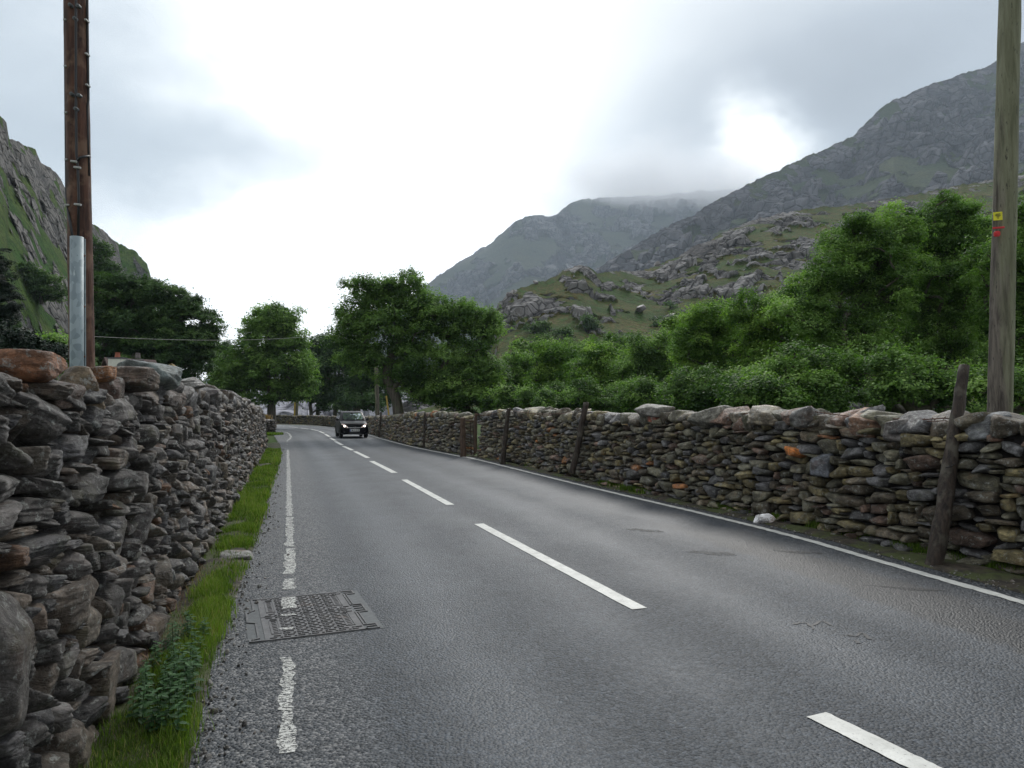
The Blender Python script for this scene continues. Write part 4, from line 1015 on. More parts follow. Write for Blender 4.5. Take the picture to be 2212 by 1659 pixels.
# left: broad dark layered tree
tree('sycamore_tree', 'broad dark layered tree right of the brown pole, behind the two chimneys', [(245, 640, 65, 45), (330, 632, 55, 34), (400, 665, 50, 28), (300, 700, 105, 55), (410, 720, 56, 54), (290, 625, 50, 30), (370, 650, 50, 34), (445, 700, 26, 30), (240, 750, 60, 70), (350, 775, 95, 60), (430, 760, 32, 60), (300, 820, 120, 45)], (330, None), 45, 'leaf_dark', seed=21, rc=(.45, .95), dens=1.25, flat=.5, trunk=.45, stray=.05, tone=.05, shell=.35)
tree('small_tree', 'small dark tree in the dip between the layered tree and the next roadside tree', [(485, 765, 28, 40), (470, 800, 25, 40), (505, 790, 25, 40)], (485, None), 75, 'leaf_dark', seed=22, rc=(.4, .8), trunk=.18, dens=.9)
tree('roadside_tree', 'dense rounded green tree left of the car with its trunk behind the far wall', [(585, 705, 62, 42), (625, 735, 40, 45), (560, 745, 60, 50), (520, 800, 62, 55), (600, 800, 70, 60), (495, 835, 45, 38), (560, 850, 70, 30), (645, 790, 34, 60), (480, 850, 40, 30), (640, 845, 45, 30), (600, 690, 50, 36)], (587, None), 60, 'leaf_ash', seed=23, rc=(.45, .9), trunk=.33, tone=.12, shell=.4, bend=[(586, 870), (584, 840)])
tree('ash_tree', 'largest ash tree, its pale trunk leaning left just right of the car', [(790, 640, 60, 36), (850, 630, 55, 36), (905, 660, 50, 40), (770, 700, 45, 50), (840, 710, 80, 70), (940, 690, 60, 60), (1000, 670, 45, 45), (1040, 710, 38, 45), (1000, 760, 70, 60), (1010, 815, 70, 45), (925, 835, 55, 40), (900, 790, 95, 65), (1040, 790, 40, 60), (970, 850, 85, 35), (790, 770, 45, 45), (755, 745, 36, 50), (880, 620, 50, 30), (940, 850, 60, 30), (1050, 700, 34, 40)], (868, None), 40, 'leaf_ash', seed=24, rc=(.35, .75), trunk=.30, tone=.02, shell=.35, bend=[(858, 872), (846, 840), (836, 815), (842, 780)], dens=.95)
tree('leafy_tree', 'smaller green tree at the right flank of the largest ash', [(1060, 820, 50, 50), (1010, 860, 60, 30)], (1050, None), 44, 'leaf_dark', seed=25, tone=.2, trunk=.16)
for i, (lob, fx, Zz, lab, tn) in enumerate([
        ([(690, 765, 42, 45), (680, 825, 45, 45), (705, 850, 45, 30)], 686, 92, 'thin dark tree behind the slim pole left of the car', -.1),
        ([(735, 757, 34, 38), (728, 805, 44, 42), (745, 845, 50, 35)], 722, 88, 'dark tree directly above the car roof, second from the slim pole', -.05),
        ([(790, 800, 45, 50), (775, 850, 50, 36), (830, 850, 40, 36)], 768, 84, 'dark tree between the car and the leaning ash trunk', -.1),
        ([(660, 850, 40, 28), (700, 868, 35, 20)], 672, 90, 'low dark tree left of the car over the far wall', -.15),
        ([(745, 872, 40, 18), (800, 872, 35, 18)], 752, 80, 'low shrubby tree just above the far wall by the car roof', .0)]):
    tree('woodland_tree', lab, lob, (fx, None), Zz, 'leaf_dark', seed=40+i, rc=(.5, 1.0), trunk=.24, dens=1.05, tone=tn, group='dark trees beyond the bend')
# right: row of ash and rowan trees behind the wall
rows = [
 ([(1115, 800, 45, 50), (1150, 850, 50, 40), (1100, 855, 50, 40)], 1135, 47, 'leaf_ash', .0, 'mid-green tree next right of the largest ash tree', .15),
 ([(1205, 768, 32, 36), (1180, 800, 45, 40), (1230, 830, 45, 40), (1190, 860, 60, 30)], 1216, 42, 'leaf_bright', -.15, 'slender tree with a small pointed crown right of centre, a forked trunk below it', .14),
 ([(1295, 775, 40, 38), (1270, 820, 45, 45), (1320, 840, 50, 45)], 1290, 38, 'leaf_bright', -.2, 'low bushy tree in the middle of the row behind the right wall', .13),
 ([(1385, 745, 42, 26), (1440, 750, 35, 30), (1370, 790, 45, 35), (1430, 810, 50, 45), (1390, 850, 60, 35)], 1392, 35, 'leaf_ash', .1, 'open twiggy tree with bare forks showing, above the squared slab', .15),
 ([(1530, 690, 52, 42), (1500, 740, 55, 50), (1575, 740, 45, 60), (1510, 810, 65, 55), (1590, 820, 60, 55)], 1540, 29, 'leaf_bright', -.05, 'bright green tree in the middle of the right-hand row', .17),
 ([(1620, 680, 55, 45), (1690, 690, 45, 55), (1650, 760, 70, 60), (1640, 840, 80, 45)], 1650, 26, 'leaf_bright', -.12, 'bright green tree just left of the tallest dark group', .17),
 ([(1860, 520, 68, 62), (1930, 500, 60, 55), (1800, 600, 75, 65), (1900, 610, 95, 85), (1760, 690, 80, 60), (1850, 740, 110, 70)], 1890, 22, 'leaf_ash', .08, 'tall spreading tree with dark inner branches left of the green pole', .22),
 ([(2055, 450, 60, 42), (2010, 510, 70, 60), (2090, 540, 75, 80), (2040, 640, 110, 90), (2010, 740, 110, 70)], 2040, 24, 'leaf_ash', .02, 'tallest tree, cut by the green pole', .25),
 ([(2220, 500, 60, 70), (2190, 600, 80, 90), (2230, 700, 90, 90), (2180, 800, 90, 70)], 2215, 20, 'leaf_ash', .05, 'dense tree at the right edge behind the green pole', .22),
 ([(1740, 800, 85, 55), (1830, 830, 90, 45)], 1785, 17.5, 'leaf_ash', .0, 'low leafy tree behind the near right wall, under the tall spreading tree', .12),
 ([(1960, 800, 90, 55), (2060, 840, 80, 40), (1920, 860, 70, 30)], 1985, 16, 'leaf_ash', -.05, 'drooping low tree left of the near leaning post', .12),
 ([(2140, 840, 70, 45), (2210, 850, 60, 50)], 2160, 15, 'leaf_ash', .05, 'low tree at the foot of the green pole', .10),
 ([(1150, 770, 60, 46), (1250, 775, 60, 46), (1200, 835, 90, 50)], 1200, 54, 'leaf_ash', .05, 'farther tree filling the gap between the first two trees right of the largest ash', .15),
 ([(1340, 765, 60, 45), (1330, 830, 80, 50), (1290, 790, 50, 45)], 1335, 46, 'leaf_ash', .0, 'farther tree filling the gap left of the open twiggy tree', .15),
 ([(1470, 725, 50, 45), (1460, 790, 70, 60), (1460, 850, 70, 40)], 1465, 37, 'leaf_bright', -.1, 'farther bright tree between the open twiggy tree and the middle bright one', .15),
 ([(1730, 640, 60, 60), (1700, 720, 80, 80), (1720, 810, 90, 60)], 1715, 29, 'leaf_bright', -.1, 'farther tree filling the shoulder left of the tall spreading tree', .17),
 ([(1980, 600, 80, 90), (1960, 700, 100, 90), (2120, 720, 90, 100), (2120, 620, 70, 90)], 1990, 29, 'leaf_ash', .1, 'farther dense tree filling the gap between the two tallest trees', .2)]
for i, (lob, fx, Zz, mt, tn, lab, tk) in enumerate(rows):
    lob = lob+[(lob[0][0]+38, lob[0][1]+60, 45, 55, 2), (lob[0][0]-30, lob[0][1]+75, 45, 50, 2)]
    tree('valley_tree', lab, lob, (fx, None), Zz, mt, seed=60+i, rc=(.16, .5) if Zz < 30 else (.22, .65), trunk=tk*1.1, tone=tn, group='trees behind the right wall', shell=.3, flat=.85, stray=.16, dens=.95)
for i, (px, py, rx, ry, Zz, mt, lab) in enumerate([
        (1120, 862, 70, 34, 36, 'leaf_dark', 'leafy undergrowth bush behind the gate posts'), (1250, 868, 26, 26, 33, 'leaf_bright', 'small yellow-green bush left of the thin leaning stake'), (1330, 858, 75, 34, 28, 'leaf_dark', 'low bush right of the thin leaning stake'),
        (1440, 852, 85, 44, 24, 'leaf_dark', 'low green bush behind the squared slab'), (1570, 850, 95, 52, 20, 'leaf_dark', 'low green bush behind the slanting boulder'), (1690, 845, 100, 60, 17, 'leaf_dark', 'low green bush behind the big brown block'),
        (1210, 862, 70, 34, 30, 'leaf_dark', 'low green bush right behind the slim upright stake')]):
    rb_ = R_(int(px)); tree('bush', lab, [(px+rx*q_, py+rb_.uniform(-.35, .35)*ry, rx*rb_.uniform(.25, .5), ry*rb_.uniform(.6, 1.15), rb_.uniform(-1, 1.5)) for q_ in (-.9, -.45, 0, .4, .85)]+[(px, py+ry*.5, rx, ry*.6)], (px, None), Zz, 'leaf_ash', cat='bush', seed=90+i, rc=(.15, .4), trunk=.04, flat=.85, tone=-.12, stray=.2, group='bushes behind the right wall')

# ------------------------------------------------------------------ hills
def hill(name, sil, Zr, Zf, zf, nx, ny, mat, amp, cellm, rockbias, seed, p=1.0, foot_px=None, gr_amp=None, rockfn=None):
    xs = np.array([q[0] for q in sil]); ys_ = np.array([q[1] for q in sil]); px = np.linspace(xs[0], xs[-1], nx)
    zr = np.interp(px, *zip(*Zr)); zfv = np.interp(px, *zip(*Zf)); py = np.interp(px, xs, ys_)
    d = np.stack([ray(a, b) for a, b in zip(px, py)]); Rg = CAM+d*zr[:, None]
    jit = (vnoise(np.stack([px*.05, px*0, px*0], 1), seed)*.5+vnoise(np.stack([px*.14, px*0, px*0], 1), seed+1)*.35+vnoise(np.stack([px*.4, px*0, px*0], 1), seed+2)*.2)*zr*.0035
    Rg[:, 2] += jit; Rg0 = Rg.copy(); Rg0[:, 2] -= jit
    dF = np.stack([ray(a, 885) for a in px]); Ft = dF*zfv[:, None]; Ft[:, 2] = zf
    tb = np.linspace(-.25, -.02, 5); t = np.concatenate([tb, np.linspace(0, 1, ny)**1.0]); rows_ = []
    for q in t:
        if q < 0: v = Rg+(Rg-Ft)*(-q)*np.array([1, 1, 0]); v[:, 2] = Rg[:, 2]*(1+q*2.2)
        else: v = Rg0+(Ft-Rg0)*q; v[:, 2] = Rg0[:, 2]+(Ft[:, 2]-Rg0[:, 2])*(q**p)+jit*(1-q)**30
        rows_.append(v)
    V = np.concatenate(rows_); tt = np.repeat(t, nx)
    s = 1.0/cellm
    lf = fbm(V*s*.14, 4, seed+3); mf = fbm(V*s*.45+40, 4, seed+4)
    hf_ = fbm(V*s*1.3+70, 3, seed+14)
    rock = sstep(-.08, .08, lf*.5+mf*.85+hf_*.8+rockbias+(rockfn(V, tt) if rockfn else 0))
    wq = V*np.array([1, .6, 1.7])*s+fbm(V*s*.6, 2, seed+6)[:, None]*.9
    F1, F2, ID = worley(wq, seed+5); e = sstep(.02, .22, F2-F1)
    F1b, F2b, IDb = worley(wq*2.6+9, seed+8); eb = sstep(.02, .25, F2b-F1b)
    blk = (ID-.25)*1.0*(.35+.65*e)+(IDb-.4)*.45*eb-(1-e)*.35
    w0 = sstep(0., .10, tt)*.97+.03; w0 = np.where(tt < 0, 0, w0)
    big = fbm(V*s*.07+5, 4, seed+7)
    V[:, 2] += w0*(rock*blk*amp+big*(gr_amp if gr_amp is not None else amp*1.3)+fbm(V*s*1.5, 3, seed+11)*amp*.12)
    V[:, 1] -= w0*rock*blk*amp*.7
    N = nx; idx = np.arange(len(t)*N).reshape(len(t), N); Q = np.stack([idx[:-1, :-1].ravel(), idx[1:, :-1].ravel(), idx[1:, 1:].ravel(), idx[:-1, 1:].ravel()], 1)
    return tag(mesh(name, V, Q, M[mat], attrs={'rock': rock*.9, 'tone': ID}, smooth=False), kind='structure')
hill('rocky_hill', [(860, 890), (980, 820), (1040, 745), (1062, 690), (1075, 656), (1092, 640), (1110, 626), (1150, 612), (1182, 604), (1205, 590), (1232, 576), (1255, 571), (1272, 578), (1290, 590), (1330, 586), (1400, 580), (1440, 566), (1470, 550), (1500, 532), (1530, 520), (1560, 503), (1600, 486), (1640, 470), (1720, 455), (1850, 440), (1950, 424), (2050, 405), (2212, 372), (2600, 300)],
     [(860, 150), (1070, 190), (1285, 220), (1600, 290), (2212, 330), (2600, 340)], [(860, 105), (1300, 100), (2600, 85)], -2, 900, 330, 'hill_knoll', 2.5, 7.0, .02, 5, p=.92, gr_amp=3.0,
     rockfn=lambda V, t: -.12+.5*np.exp(-((F*V[:, 0]/V[:, 1]-1120*0-130)/65)**2)*sstep(.42, .1, t)+.35*sstep(40, -20, F*V[:, 0]/V[:, 1])*sstep(.8, .3, t)+.3*np.exp(-((F*V[:, 0]/V[:, 1]-470)/110)**2)*sstep(.30, .1, t))
hill('mountain', [(1150, 690), (1285, 582), (1320, 560), (1350, 545), (1390, 520), (1420, 500), (1460, 478), (1500, 462), (1560, 425), (1600, 405), (1650, 382), (1700, 360), (1760, 332), (1800, 315), (1850, 288), (1880, 258), (1900, 236), (1930, 213), (1960, 207), (1990, 190), (2030, 174), (2055, 170), (2090, 155), (2130, 145), (2170, 120), (2212, 88), (2600, -120)],
     [(1150, 900), (1600, 1120), (2212, 1330), (2600, 1400)], [(1150, 560), (2600, 500)], 20, 800, 300, 'hill_crag', 21, 36, .22, 9, p=.85, gr_amp=22)
hill('mountain', [(700, 800), (850, 690), (925, 611), (960, 588), (990, 566), (1030, 545), (1060, 524), (1090, 498), (1110, 481), (1150, 466), (1180, 467), (1205, 462), (1222, 448), (1235, 437), (1262, 429), (1330, 425), (1420, 420), (1600, 408), (1900, 400)],
     [(700, 2100), (1200, 2400), (1235, 2700), (1900, 2850)], [(700, 1200), (1900, 1300)], 10, 560, 230, 'hill_far', 34, 70, .05, 15, p=.9, gr_amp=78)
hill('left_hill', [(-900, -900), (-300, -80), (-120, 130), (0, 252), (14, 262), (20, 300), (45, 308), (76, 322), (90, 352), (108, 362), (130, 386), (160, 440), (200, 482), (232, 505), (255, 530), (262, 570), (285, 650), (330, 800), (380, 880)],
     [(-900, 70), (0, 120), (160, 170), (262, 210), (380, 200)], [(-900, 28), (0, 42), (262, 90), (380, 110)], -1.5, 620, 420, 'hill_left', 2.6, 5.0, -.12, 25, p=.85, gr_amp=2.5, rockfn=lambda V, t: .28*(sstep(.62, .1, t)-.35))
hill('crag', [(180, 560), (215, 520), (240, 515), (262, 528), (295, 545), (318, 570), (327, 600), (334, 650), (350, 760), (370, 880)], [(180, 330), (370, 330)], [(180, 240), (370, 260)], -2, 220, 200, 'hill_left', 5, 7, .12, 29, gr_amp=4)
hill('slate_hill', [(330, 885), (430, 830), (480, 795), (560, 778), (640, 758), (700, 745), (735, 738), (770, 752), (850, 790), (1000, 860)], [(330, 800), (1000, 900)], [(330, 160), (1000, 160)], -1, 260, 120, 'hill_slate', 6, 18, .0, 33, p=.9, gr_amp=5)
from mathutils.bvhtree import BVHTree
def hill_tree():
    Vs = []; Ps = []; n = 0
    for o in COL.objects:
        if o.name.startswith(('rocky_hill', 'left_hill')):
            me = o.data; Vs += [v.co.copy() for v in me.vertices]; Ps += [tuple(i+n for i in p.vertices) for p in me.polygons]; n = len(Vs)
    return BVHTree.FromPolygons(Vs, Ps)
HT = hill_tree()
def onhill(px, py):
    d = Vector(ray(px, py)).normalized(); h = HT.ray_cast(Vector(CAM), d)
    return np.array(h[0]) if h[0] is not None else None

# left hillside plants
tree('conifer', 'black-green conifer cut by the left edge of the view', [(0, 560, 16, 30), (-5, 600, 26, 40), (5, 650, 34, 40), (-10, 700, 40, 40)], (-5, 0), 36, 'conifer', seed=31, rc=(.25, .5), flat=.3, needles=True, trunk=.15, dens=1.6)
Zh = float(onhill(85, 655)[1])-2; zh = float(onhill(85, 655)[2])
tree('hillside_tree', 'dark rounded tree on the lower left hillside beside the brown pole', [(70, 598, 40, 28), (92, 625, 48, 30), (60, 640, 45, 24), (105, 650, 40, 22)], (85, zh), Zh, 'leaf_dark', seed=32, rc=(.4, .8), trunk=.15, tone=.1)
tree('hillside_bush', 'dark scrub on the left hillside just right of the brown pole', [(222, 560, 24, 45), (240, 590, 20, 20)], (225, 12.0), 90, 'leaf_dark', cat='bush', seed=33, rc=(.5, 1.0), trunk=.1, tone=0)
tree('gorse_bush', 'dark gorse mass behind the great orange stones of the left wall', [(20, 735, 60, 26), (80, 765, 60, 28), (-40, 740, 60, 50), (40, 790, 90, 40)], (40, None), 13, 'conifer', cat='bush', seed=34, rc=(.14, .3), trunk=.04, L=.06, dens=1.2)
tree('hazel_bush', 'fresh green bush just left of the grey conduit behind the left wall', [(128, 745, 24, 26), (110, 775, 30, 26), (135, 790, 24, 30)], (125, None), 15, 'leaf_ash', cat='bush', seed=35, rc=(.12, .28), trunk=.03, L=.07, tone=.15)
tree('hillside_bush', 'small dark bush on the lower left slope above the gorse', [(20, 700, 30, 14)], (20, 3.5), 42, 'leaf_dark', cat='bush', seed=36, rc=(.3, .5), trunk=.05)
for i, (px, py, rx, ry, Zz, lab) in enumerate([(1273, 700, 26, 20, 150, 'dark scrub tree low on the rocky slope above the slender tree'), (1420, 698, 15, 10, 150, 'small lone tree on the rocky slope right of the scrub'), (1165, 706, 28, 16, 160, 'dark scrub at the foot of the crags right of the largest ash'), (1215, 722, 26, 14, 140, 'low scrub patch between the crags and the slender tree'), (1450, 660, 12, 8, 165, 'tiny bush among the pale boulders on the rocky slope')]):
    h_ = onhill(px, py+ry*.7); Zz = h_[1] if h_ is not None else Zz; z0 = P(px, py+ry*.8, Zz)[2]; tree('scrub_tree', lab, [(px, py, rx, ry)], (px, z0), Zz, 'leaf_dark', seed=110+i, rc=(.6, 1.3), trunk=.2, tone=.15, group='scrub on the rocky slope', dens=.9)

# ------------------------------------------------------------------ cottages behind the left wall
def cottage(name, label, px, Z, w, wallz, ridge, mw, mr, chs, rz=0.3):
    c = W(px, Z, 0); zb = float(gz(c[0], c[1]))-.3; root = empty(name, (c[0], c[1], zb), rz); tag(root, label, 'cottage'); D = 4.5
    h1 = wallz-zb; h2 = ridge-zb
    mb = MB(); x0, x1 = -w/2, w/2; y0, y1 = -D/2, D/2
    mb.add([(x0, y0, 0), (x1, y0, 0), (x1, y1, 0), (x0, y1, 0), (x0, y0, h1), (x1, y0, h1), (x1, y1, h1), (x0, y1, h1), (x0, 0, h2-.05), (x1, 0, h2-.05)],
           [(0, 1, 5, 4), (2, 3, 7, 6), (1, 2, 6, 9, 5), (3, 0, 4, 8, 7), (0, 3, 2, 1)]); mb.build('wall', M[mw], root)
    mb = MB(); o = .2
    for s in (-1, 1):
        e = np.array([0, s*(D/2+.25), h1-.1]); t = np.array([0, 0, h2]); q = [(x0-o, *e[1:]), (x1+o, *e[1:]), (x1+o, *t[1:]), (x0-o, *t[1:])]
        mb.add(q+[(a, b, c_+.1) for a, b, c_ in q], [(0, 1, 2, 3), (4, 5, 6, 7)[::-1], (0, 1, 5, 4), (1, 2, 6, 5), (2, 3, 7, 6), (3, 0, 4, 7)])
    mb.build('roof', M[mr], root)
    for s in (-.25, .2):
        mb = MB(); mb.box((w*s, y0-.02, h1*.55), (.7, .06, .8)); wd = mb.build('window', M['white_render'], root); mb = MB(); mb.box((w*s, y0-.06, h1*.55), (.6, .02, .7)); mb.build('pane', M['side_glass'], wd)
    for (cx, cw, ch, mat, pr_, ph, cap) in chs:
        mb = MB(); b0 = h2-.7; mb.box((cx, 0, b0+(ch-b0+0)/2), (cw, cw*.8, ch-b0), bev=.02); k = mb.build('chimney', M[mat], root)
        if cap: mb = MB(); mb.box((cx, 0, ch+.025), (cw+.06, cw*.8+.06, .05)); mb.build('chimney_cap', M['slate_roof'], k)
        mb = MB(); mb.tube([(cx, 0, ch+.05), (cx, 0, ch+.05+ph*.7), (cx, 0, ch+.05+ph)], [pr_*1.1, pr_*.9, pr_], 14); mb.build('chimney_pot', M['terracotta' if mat == 'white_render' else 'stone_block'], k)
c_z = lambda py, Z: H+(885-py)/F*Z
Zc = 30; gz0 = float(gz(*W(251.6, Zc)[:2]))-.3
cottage('cottage', 'low slate-roofed cottage behind the left wall showing only its white chimney', 251.6, Zc, 4.2, 1.1, 2.55, 'white_render', 'slate_roof', [(0, .56, c_z(775, Zc)-gz0, 'white_render', .10, .22, True)], .0)
Zc = 33; gz0 = float(gz(*W(297.5, Zc)[:2]))-.3
cottage('cottage', 'brown-gabled stone cottage behind the left wall showing a stubby stone chimney', 280, Zc, 1.9, 1.3, c_z(779, Zc), 'brown_roof', 'brown_roof', [(.32, .44, c_z(772, Zc)-gz0, 'stone_block', .11, .24, False)], .9)

for i, (px, py, Zz, s, lab) in enumerate([(1100, 640, 196, 1.6, 'dark balanced boulder on the left skyline of the rocky hill'), (1157, 613, 205, 1.1, 'small pointed boulder on the skyline left of the main crag'),
        (1447, 690, 150, 1.9, 'big pale slanting boulder low on the rocky slope'), (1385, 668, 160, 1.4, 'long dark boulder left of the big pale one'), (1695, 634, 120, 1.7, 'pale boulder just above the bright green trees'), (1420, 572, 235, 1.6, 'pale block on the skyline right of the main crag'),
        (1340, 720, 130, 1.0, 'small grey boulder just above the low bushy trees'), (1500, 640, 150, 1.1, 'grey boulder right of the big pale one, higher up the slope')]):
    h_ = onhill(px, py); c_ = h_ if h_ is not None else P(px, py, Zz)
    o = stone_set('boulder', [(np.zeros(3), rotm(0, -.35 if i in (2, 3, 4) else .1, .3), (s*(2.0 if i in (2, 3, 4) else 1.1), s*1.2, s), np.array((.17, .16, .16) if i in (2, 4, 5) else (.11, .10, .105)), 9, 50+i)], None); o.location = Vector(c_+[0, 0, s*.2]); tag(o, lab, 'boulder')

# ------------------------------------------------------------------ car
cpx = 759.5; cb = G(760, 946.5); SCL = cb[1]*70.6/F/1.86
car = empty('car', (cb[0]+.02, cb[1]+.3, .006), 0); tag(car, 'small black hatchback with lit headlights driving towards the viewer', 'car')
car.scale = (SCL,)*3; car.rotation_euler = (0, 0, math.atan2(.30, .95)+.02); car.location.y += 1.3*SCL; car.location.x -= .40
# local: front towards -Y
def sec(y, hw, zb, zm, zt, cr=.02):
    h = [(0, zb), (hw*.78, zb), (hw*.95, zb+.06), (hw, zm-.12), (hw*1.0, zm), (hw*.985, zm+.12), (hw*.93, zt-.03), (hw*.72, zt+cr*.6), (0, zt+cr)]
    pts = h+[(-x, z) for x, z in h[-2:0:-1]]
    return [(x, y, z) for x, z in pts]
st_ = [(-1.79, .60, .27, .42, .56), (-1.765, .70, .22, .45, .64), (-1.70, .745, .20, .50, .71), (-1.58, .775, .19, .54, .79), (-1.40, .79, .19, .56, .86), (-1.1, .797, .19, .58, .93), (-.85, .80, .19, .60, .975), (-.5, .80, .19, .62, 1.0), (.5, .80, .19, .62, 1.01), (1.3, .80, .2, .62, 1.02), (1.6, .785, .22, .62, 1.02), (1.74, .74, .25, .6, 1.0), (1.79, .66, .3, .55, .9)]
mb = MB(); mb.loft([sec(*q) for q in st_])
def cab(z, hw, y0, y1, r=.10): return [(-hw+r, y0, z), (0, y0-.03, z), (hw-r, y0, z), (hw, y0+r*1.4, z), (hw, (y0+y1)/2, z), (hw, y1-r, z), (hw-r, y1, z), (0, y1+.02, z), (-hw+r, y1, z), (-hw, y1-r, z), (-hw, (y0+y1)/2, z), (-hw, y0+r*1.4, z)]
mb.loft([cab(.96, .755, -.92, 1.76), cab(1.10, .735, -.72, 1.73), cab(1.30, .675, -.43, 1.66), cab(1.44, .625, -.20, 1.58), cab(1.495, .58, -.06, 1.50), cab(1.525, .48, .08, 1.36, .15)])
body = mb.build('body', M['car_paint'], car, smooth=False)
# windscreen (slightly proud of the cabin), rear/side windows
mb = MB(); mb.add([(-.60, -.80, 1.04), (0, -.875, 1.035), (.60, -.80, 1.04), (.50, -.315, 1.415), (0, -.34, 1.42), (-.50, -.315, 1.415)], [(0, 1, 4, 5), (1, 2, 3, 4)]); 
ws = mb.build('windscreen', M['car_glass'], car)
mb = MB(); mb.tube([(-.42, -.885, 1.045), (-.02, -.60, 1.26), (.1, -.52, 1.30)], .013, 6); mb.build('wiper', M['plastic_black'], car)
mb = MB(); mb.box((.02, -.40, 1.385), (.20, .03, .05), bev=.008); mb.build('rear_view_mirror', M['plastic_black'], car)
mb = MB(); mb.tube([(0, .35, 1.52), (0, .42, 1.60)], .012, 6); mb.build('aerial', M['plastic_black'], car)
for s in (-1, 1):
    for (a, b) in ((-.50, .38), (.46, 1.42)):
        mb = MB(); a2 = a+.26 if a < 0 else a; mb.add([(s*.752, a, 1.07), (s*.752, b, 1.07), (s*.668, b-.04, 1.36), (s*.668, a2, 1.36)], [(0, 1, 2, 3)]); mb.build('side_window', M['side_glass'], car)
    mb = MB(); mb.loft([[(s*.76, -.62, 1.0), (s*.76, -.55, 1.0), (s*.76, -.55, 1.05), (s*.76, -.62, 1.05)], [(s*.82, -.68, .97), (s*.82, -.56, .97), (s*.82, -.56, 1.11), (s*.82, -.68, 1.11)], [(s*.93, -.66, .98), (s*.93, -.56, .98), (s*.93, -.56, 1.11), (s*.93, -.66, 1.11)]]); mb.build('wing_mirror', M['plastic_black'], car, smooth=False)
    # headlight: swept teardrop
    pr = [(.36, -1.775, .60), (.47, -1.755, .56), (.60, -1.70, .60), (.70, -1.60, .70), (.72, -1.52, .80), (.66, -1.60, .815), (.52, -1.70, .75), (.42, -1.76, .68)]
    c = np.mean(np.array(pr), 0)+[0, -.05, 0]; V = [(s*x, y-.02, z) for x, y, z in pr]+[(s*c[0], c[1]-.02, c[2])]
    mb = MB(); mb.add(V, [(i, (i+1) % 8, 8) for i in range(8)]); hl = mb.build('headlight', M['headlight_glass'], car)
    mb = MB(); q = np.array([s*.555, -1.755, .68]); mb.tube([q+[0, .04, 0], q-[0, .045, 0]], .055, 12); mb.build('bulb', M['lit_bulb'], hl)
    mb = MB(); mb.box((s*.60, -1.765, .36), (.16, .05, .075), rotm(0, -.2*s, .3*s), bev=.01); mb.build('fog_lamp', M['plastic_black'], car)
    for yy in (-1.16, 1.20):
        w = empty('wheel', (s*.70, yy, .29)); w.parent = car
        mb = MB(); prof = [(-.09, .20), (-.095, .27), (-.07, .29), (.07, .29), (.095, .27), (.09, .20)]; k = 28
        V = [(x, r0*math.cos(2*math.pi*i/k), r0*math.sin(2*math.pi*i/k)) for x, r0 in prof for i in range(k)]; mb.add(V, [(j*k+i, j*k+(i+1) % k, (j+1)*k+(i+1) % k, (j+1)*k+i) for j in range(5) for i in range(k)]); mb.build('tyre', M['rubber'], w, smooth=True)
        mb = MB(); mb.tube([(s*.02, 0, 0), (s*.07, 0, 0)], [.20, .20], 24); mb.tube([(s*.07, 0, 0), (s*.095, 0, 0)], [.05, .04], 10)
        for q in range(5):
            a = q*2*math.pi/5; mb.box((s*.08, .11*math.cos(a), .11*math.sin(a)), (.02, .18, .035), np.array([[1, 0, 0], [0, math.cos(a), -math.sin(a)], [0, math.sin(a), math.cos(a)]]))
        mb.build('rim', M['wheel_rim'], w)
        mb = MB(); a = np.linspace(-.15, math.pi+.15, 18); Rr = .345
        mb.loft([[(s*.765, yy+(Rr-.075)*math.cos(t), .29+(Rr-.075)*math.sin(t)), (s*.812, yy+(Rr-.05)*math.cos(t), .29+(Rr-.05)*math.sin(t)), (s*.806, yy+Rr*math.cos(t), .29+Rr*math.sin(t))] for t in a], close=True, caps=True); mb.build('wheel_arch', M['plastic_black'], car)
# grille, chrome bar, emblem, plate
mb = MB(); 
mb.loft([[(x, -1.795+abs(x)**2*.12, .545), (x, -1.80+abs(x)**2*.12, .545), (x, -1.80+abs(x)**2*.12, .60-abs(x)*.03), (x, -1.79+abs(x)**2*.12, .60-abs(x)*.03)] for x in np.linspace(-.42, .42, 9)])
mb.build('grille', M['plastic_black'], car)
mb = MB(); mb.tube([(x, -1.80+x*x*.14, .575+.10*x*x) for x in np.linspace(-.43, .43, 13)], .016, 8); mb.build('chrome_bar', M['chrome'], car, smooth=True)
em = MB(); em.tube([(.065*math.cos(a), -1.825, .585+.042*math.sin(a)) for a in np.linspace(0, 2*math.pi, 25)], .006, 6)
for s in (-1, 1): em.tube([(s*.026-.012, -1.83, .552), (s*.026+.012, -1.83, .618)], .0075, 6)
em.tube([(-.03, -1.83, .582), (.03, -1.83, .590)], .007, 6); em.build('emblem', M['chrome'], car)
mb = MB(); mb.box((.0, -1.815, .44), (.54, .012, .125), bev=.004); pl = mb.build('number_plate', M['plate_white'], car)
mb = MB(); mb.box((-.245, -1.823, .44), (.042, .004, .11)); mb.build('blue_band', M['plate_blue'], pl)
tx = bpy.data.curves.new('registration', 'FONT'); tx.body = 'ML12 GYE'; tx.size = .115; tx.align_x = 'CENTER'; tx.align_y = 'CENTER'; tx.offset = .003; tx.extrude = .001
to = bpy.data.objects.new('registration', tx); COL.objects.link(to); dg = bpy.context.evaluated_depsgraph_get(); me = bpy.data.meshes.new_from_object(to.evaluated_get(dg)); bpy.data.objects.remove(to)
me.materials.clear(); me.materials.append(M['black_ink']); to = bpy.data.objects.new('registration', me); COL.objects.link(to); to.parent = pl; to.location = (.03, -1.826, .44); to.rotation_euler = (math.pi/2, 0, 0); to.scale = (.84, 1, 1)
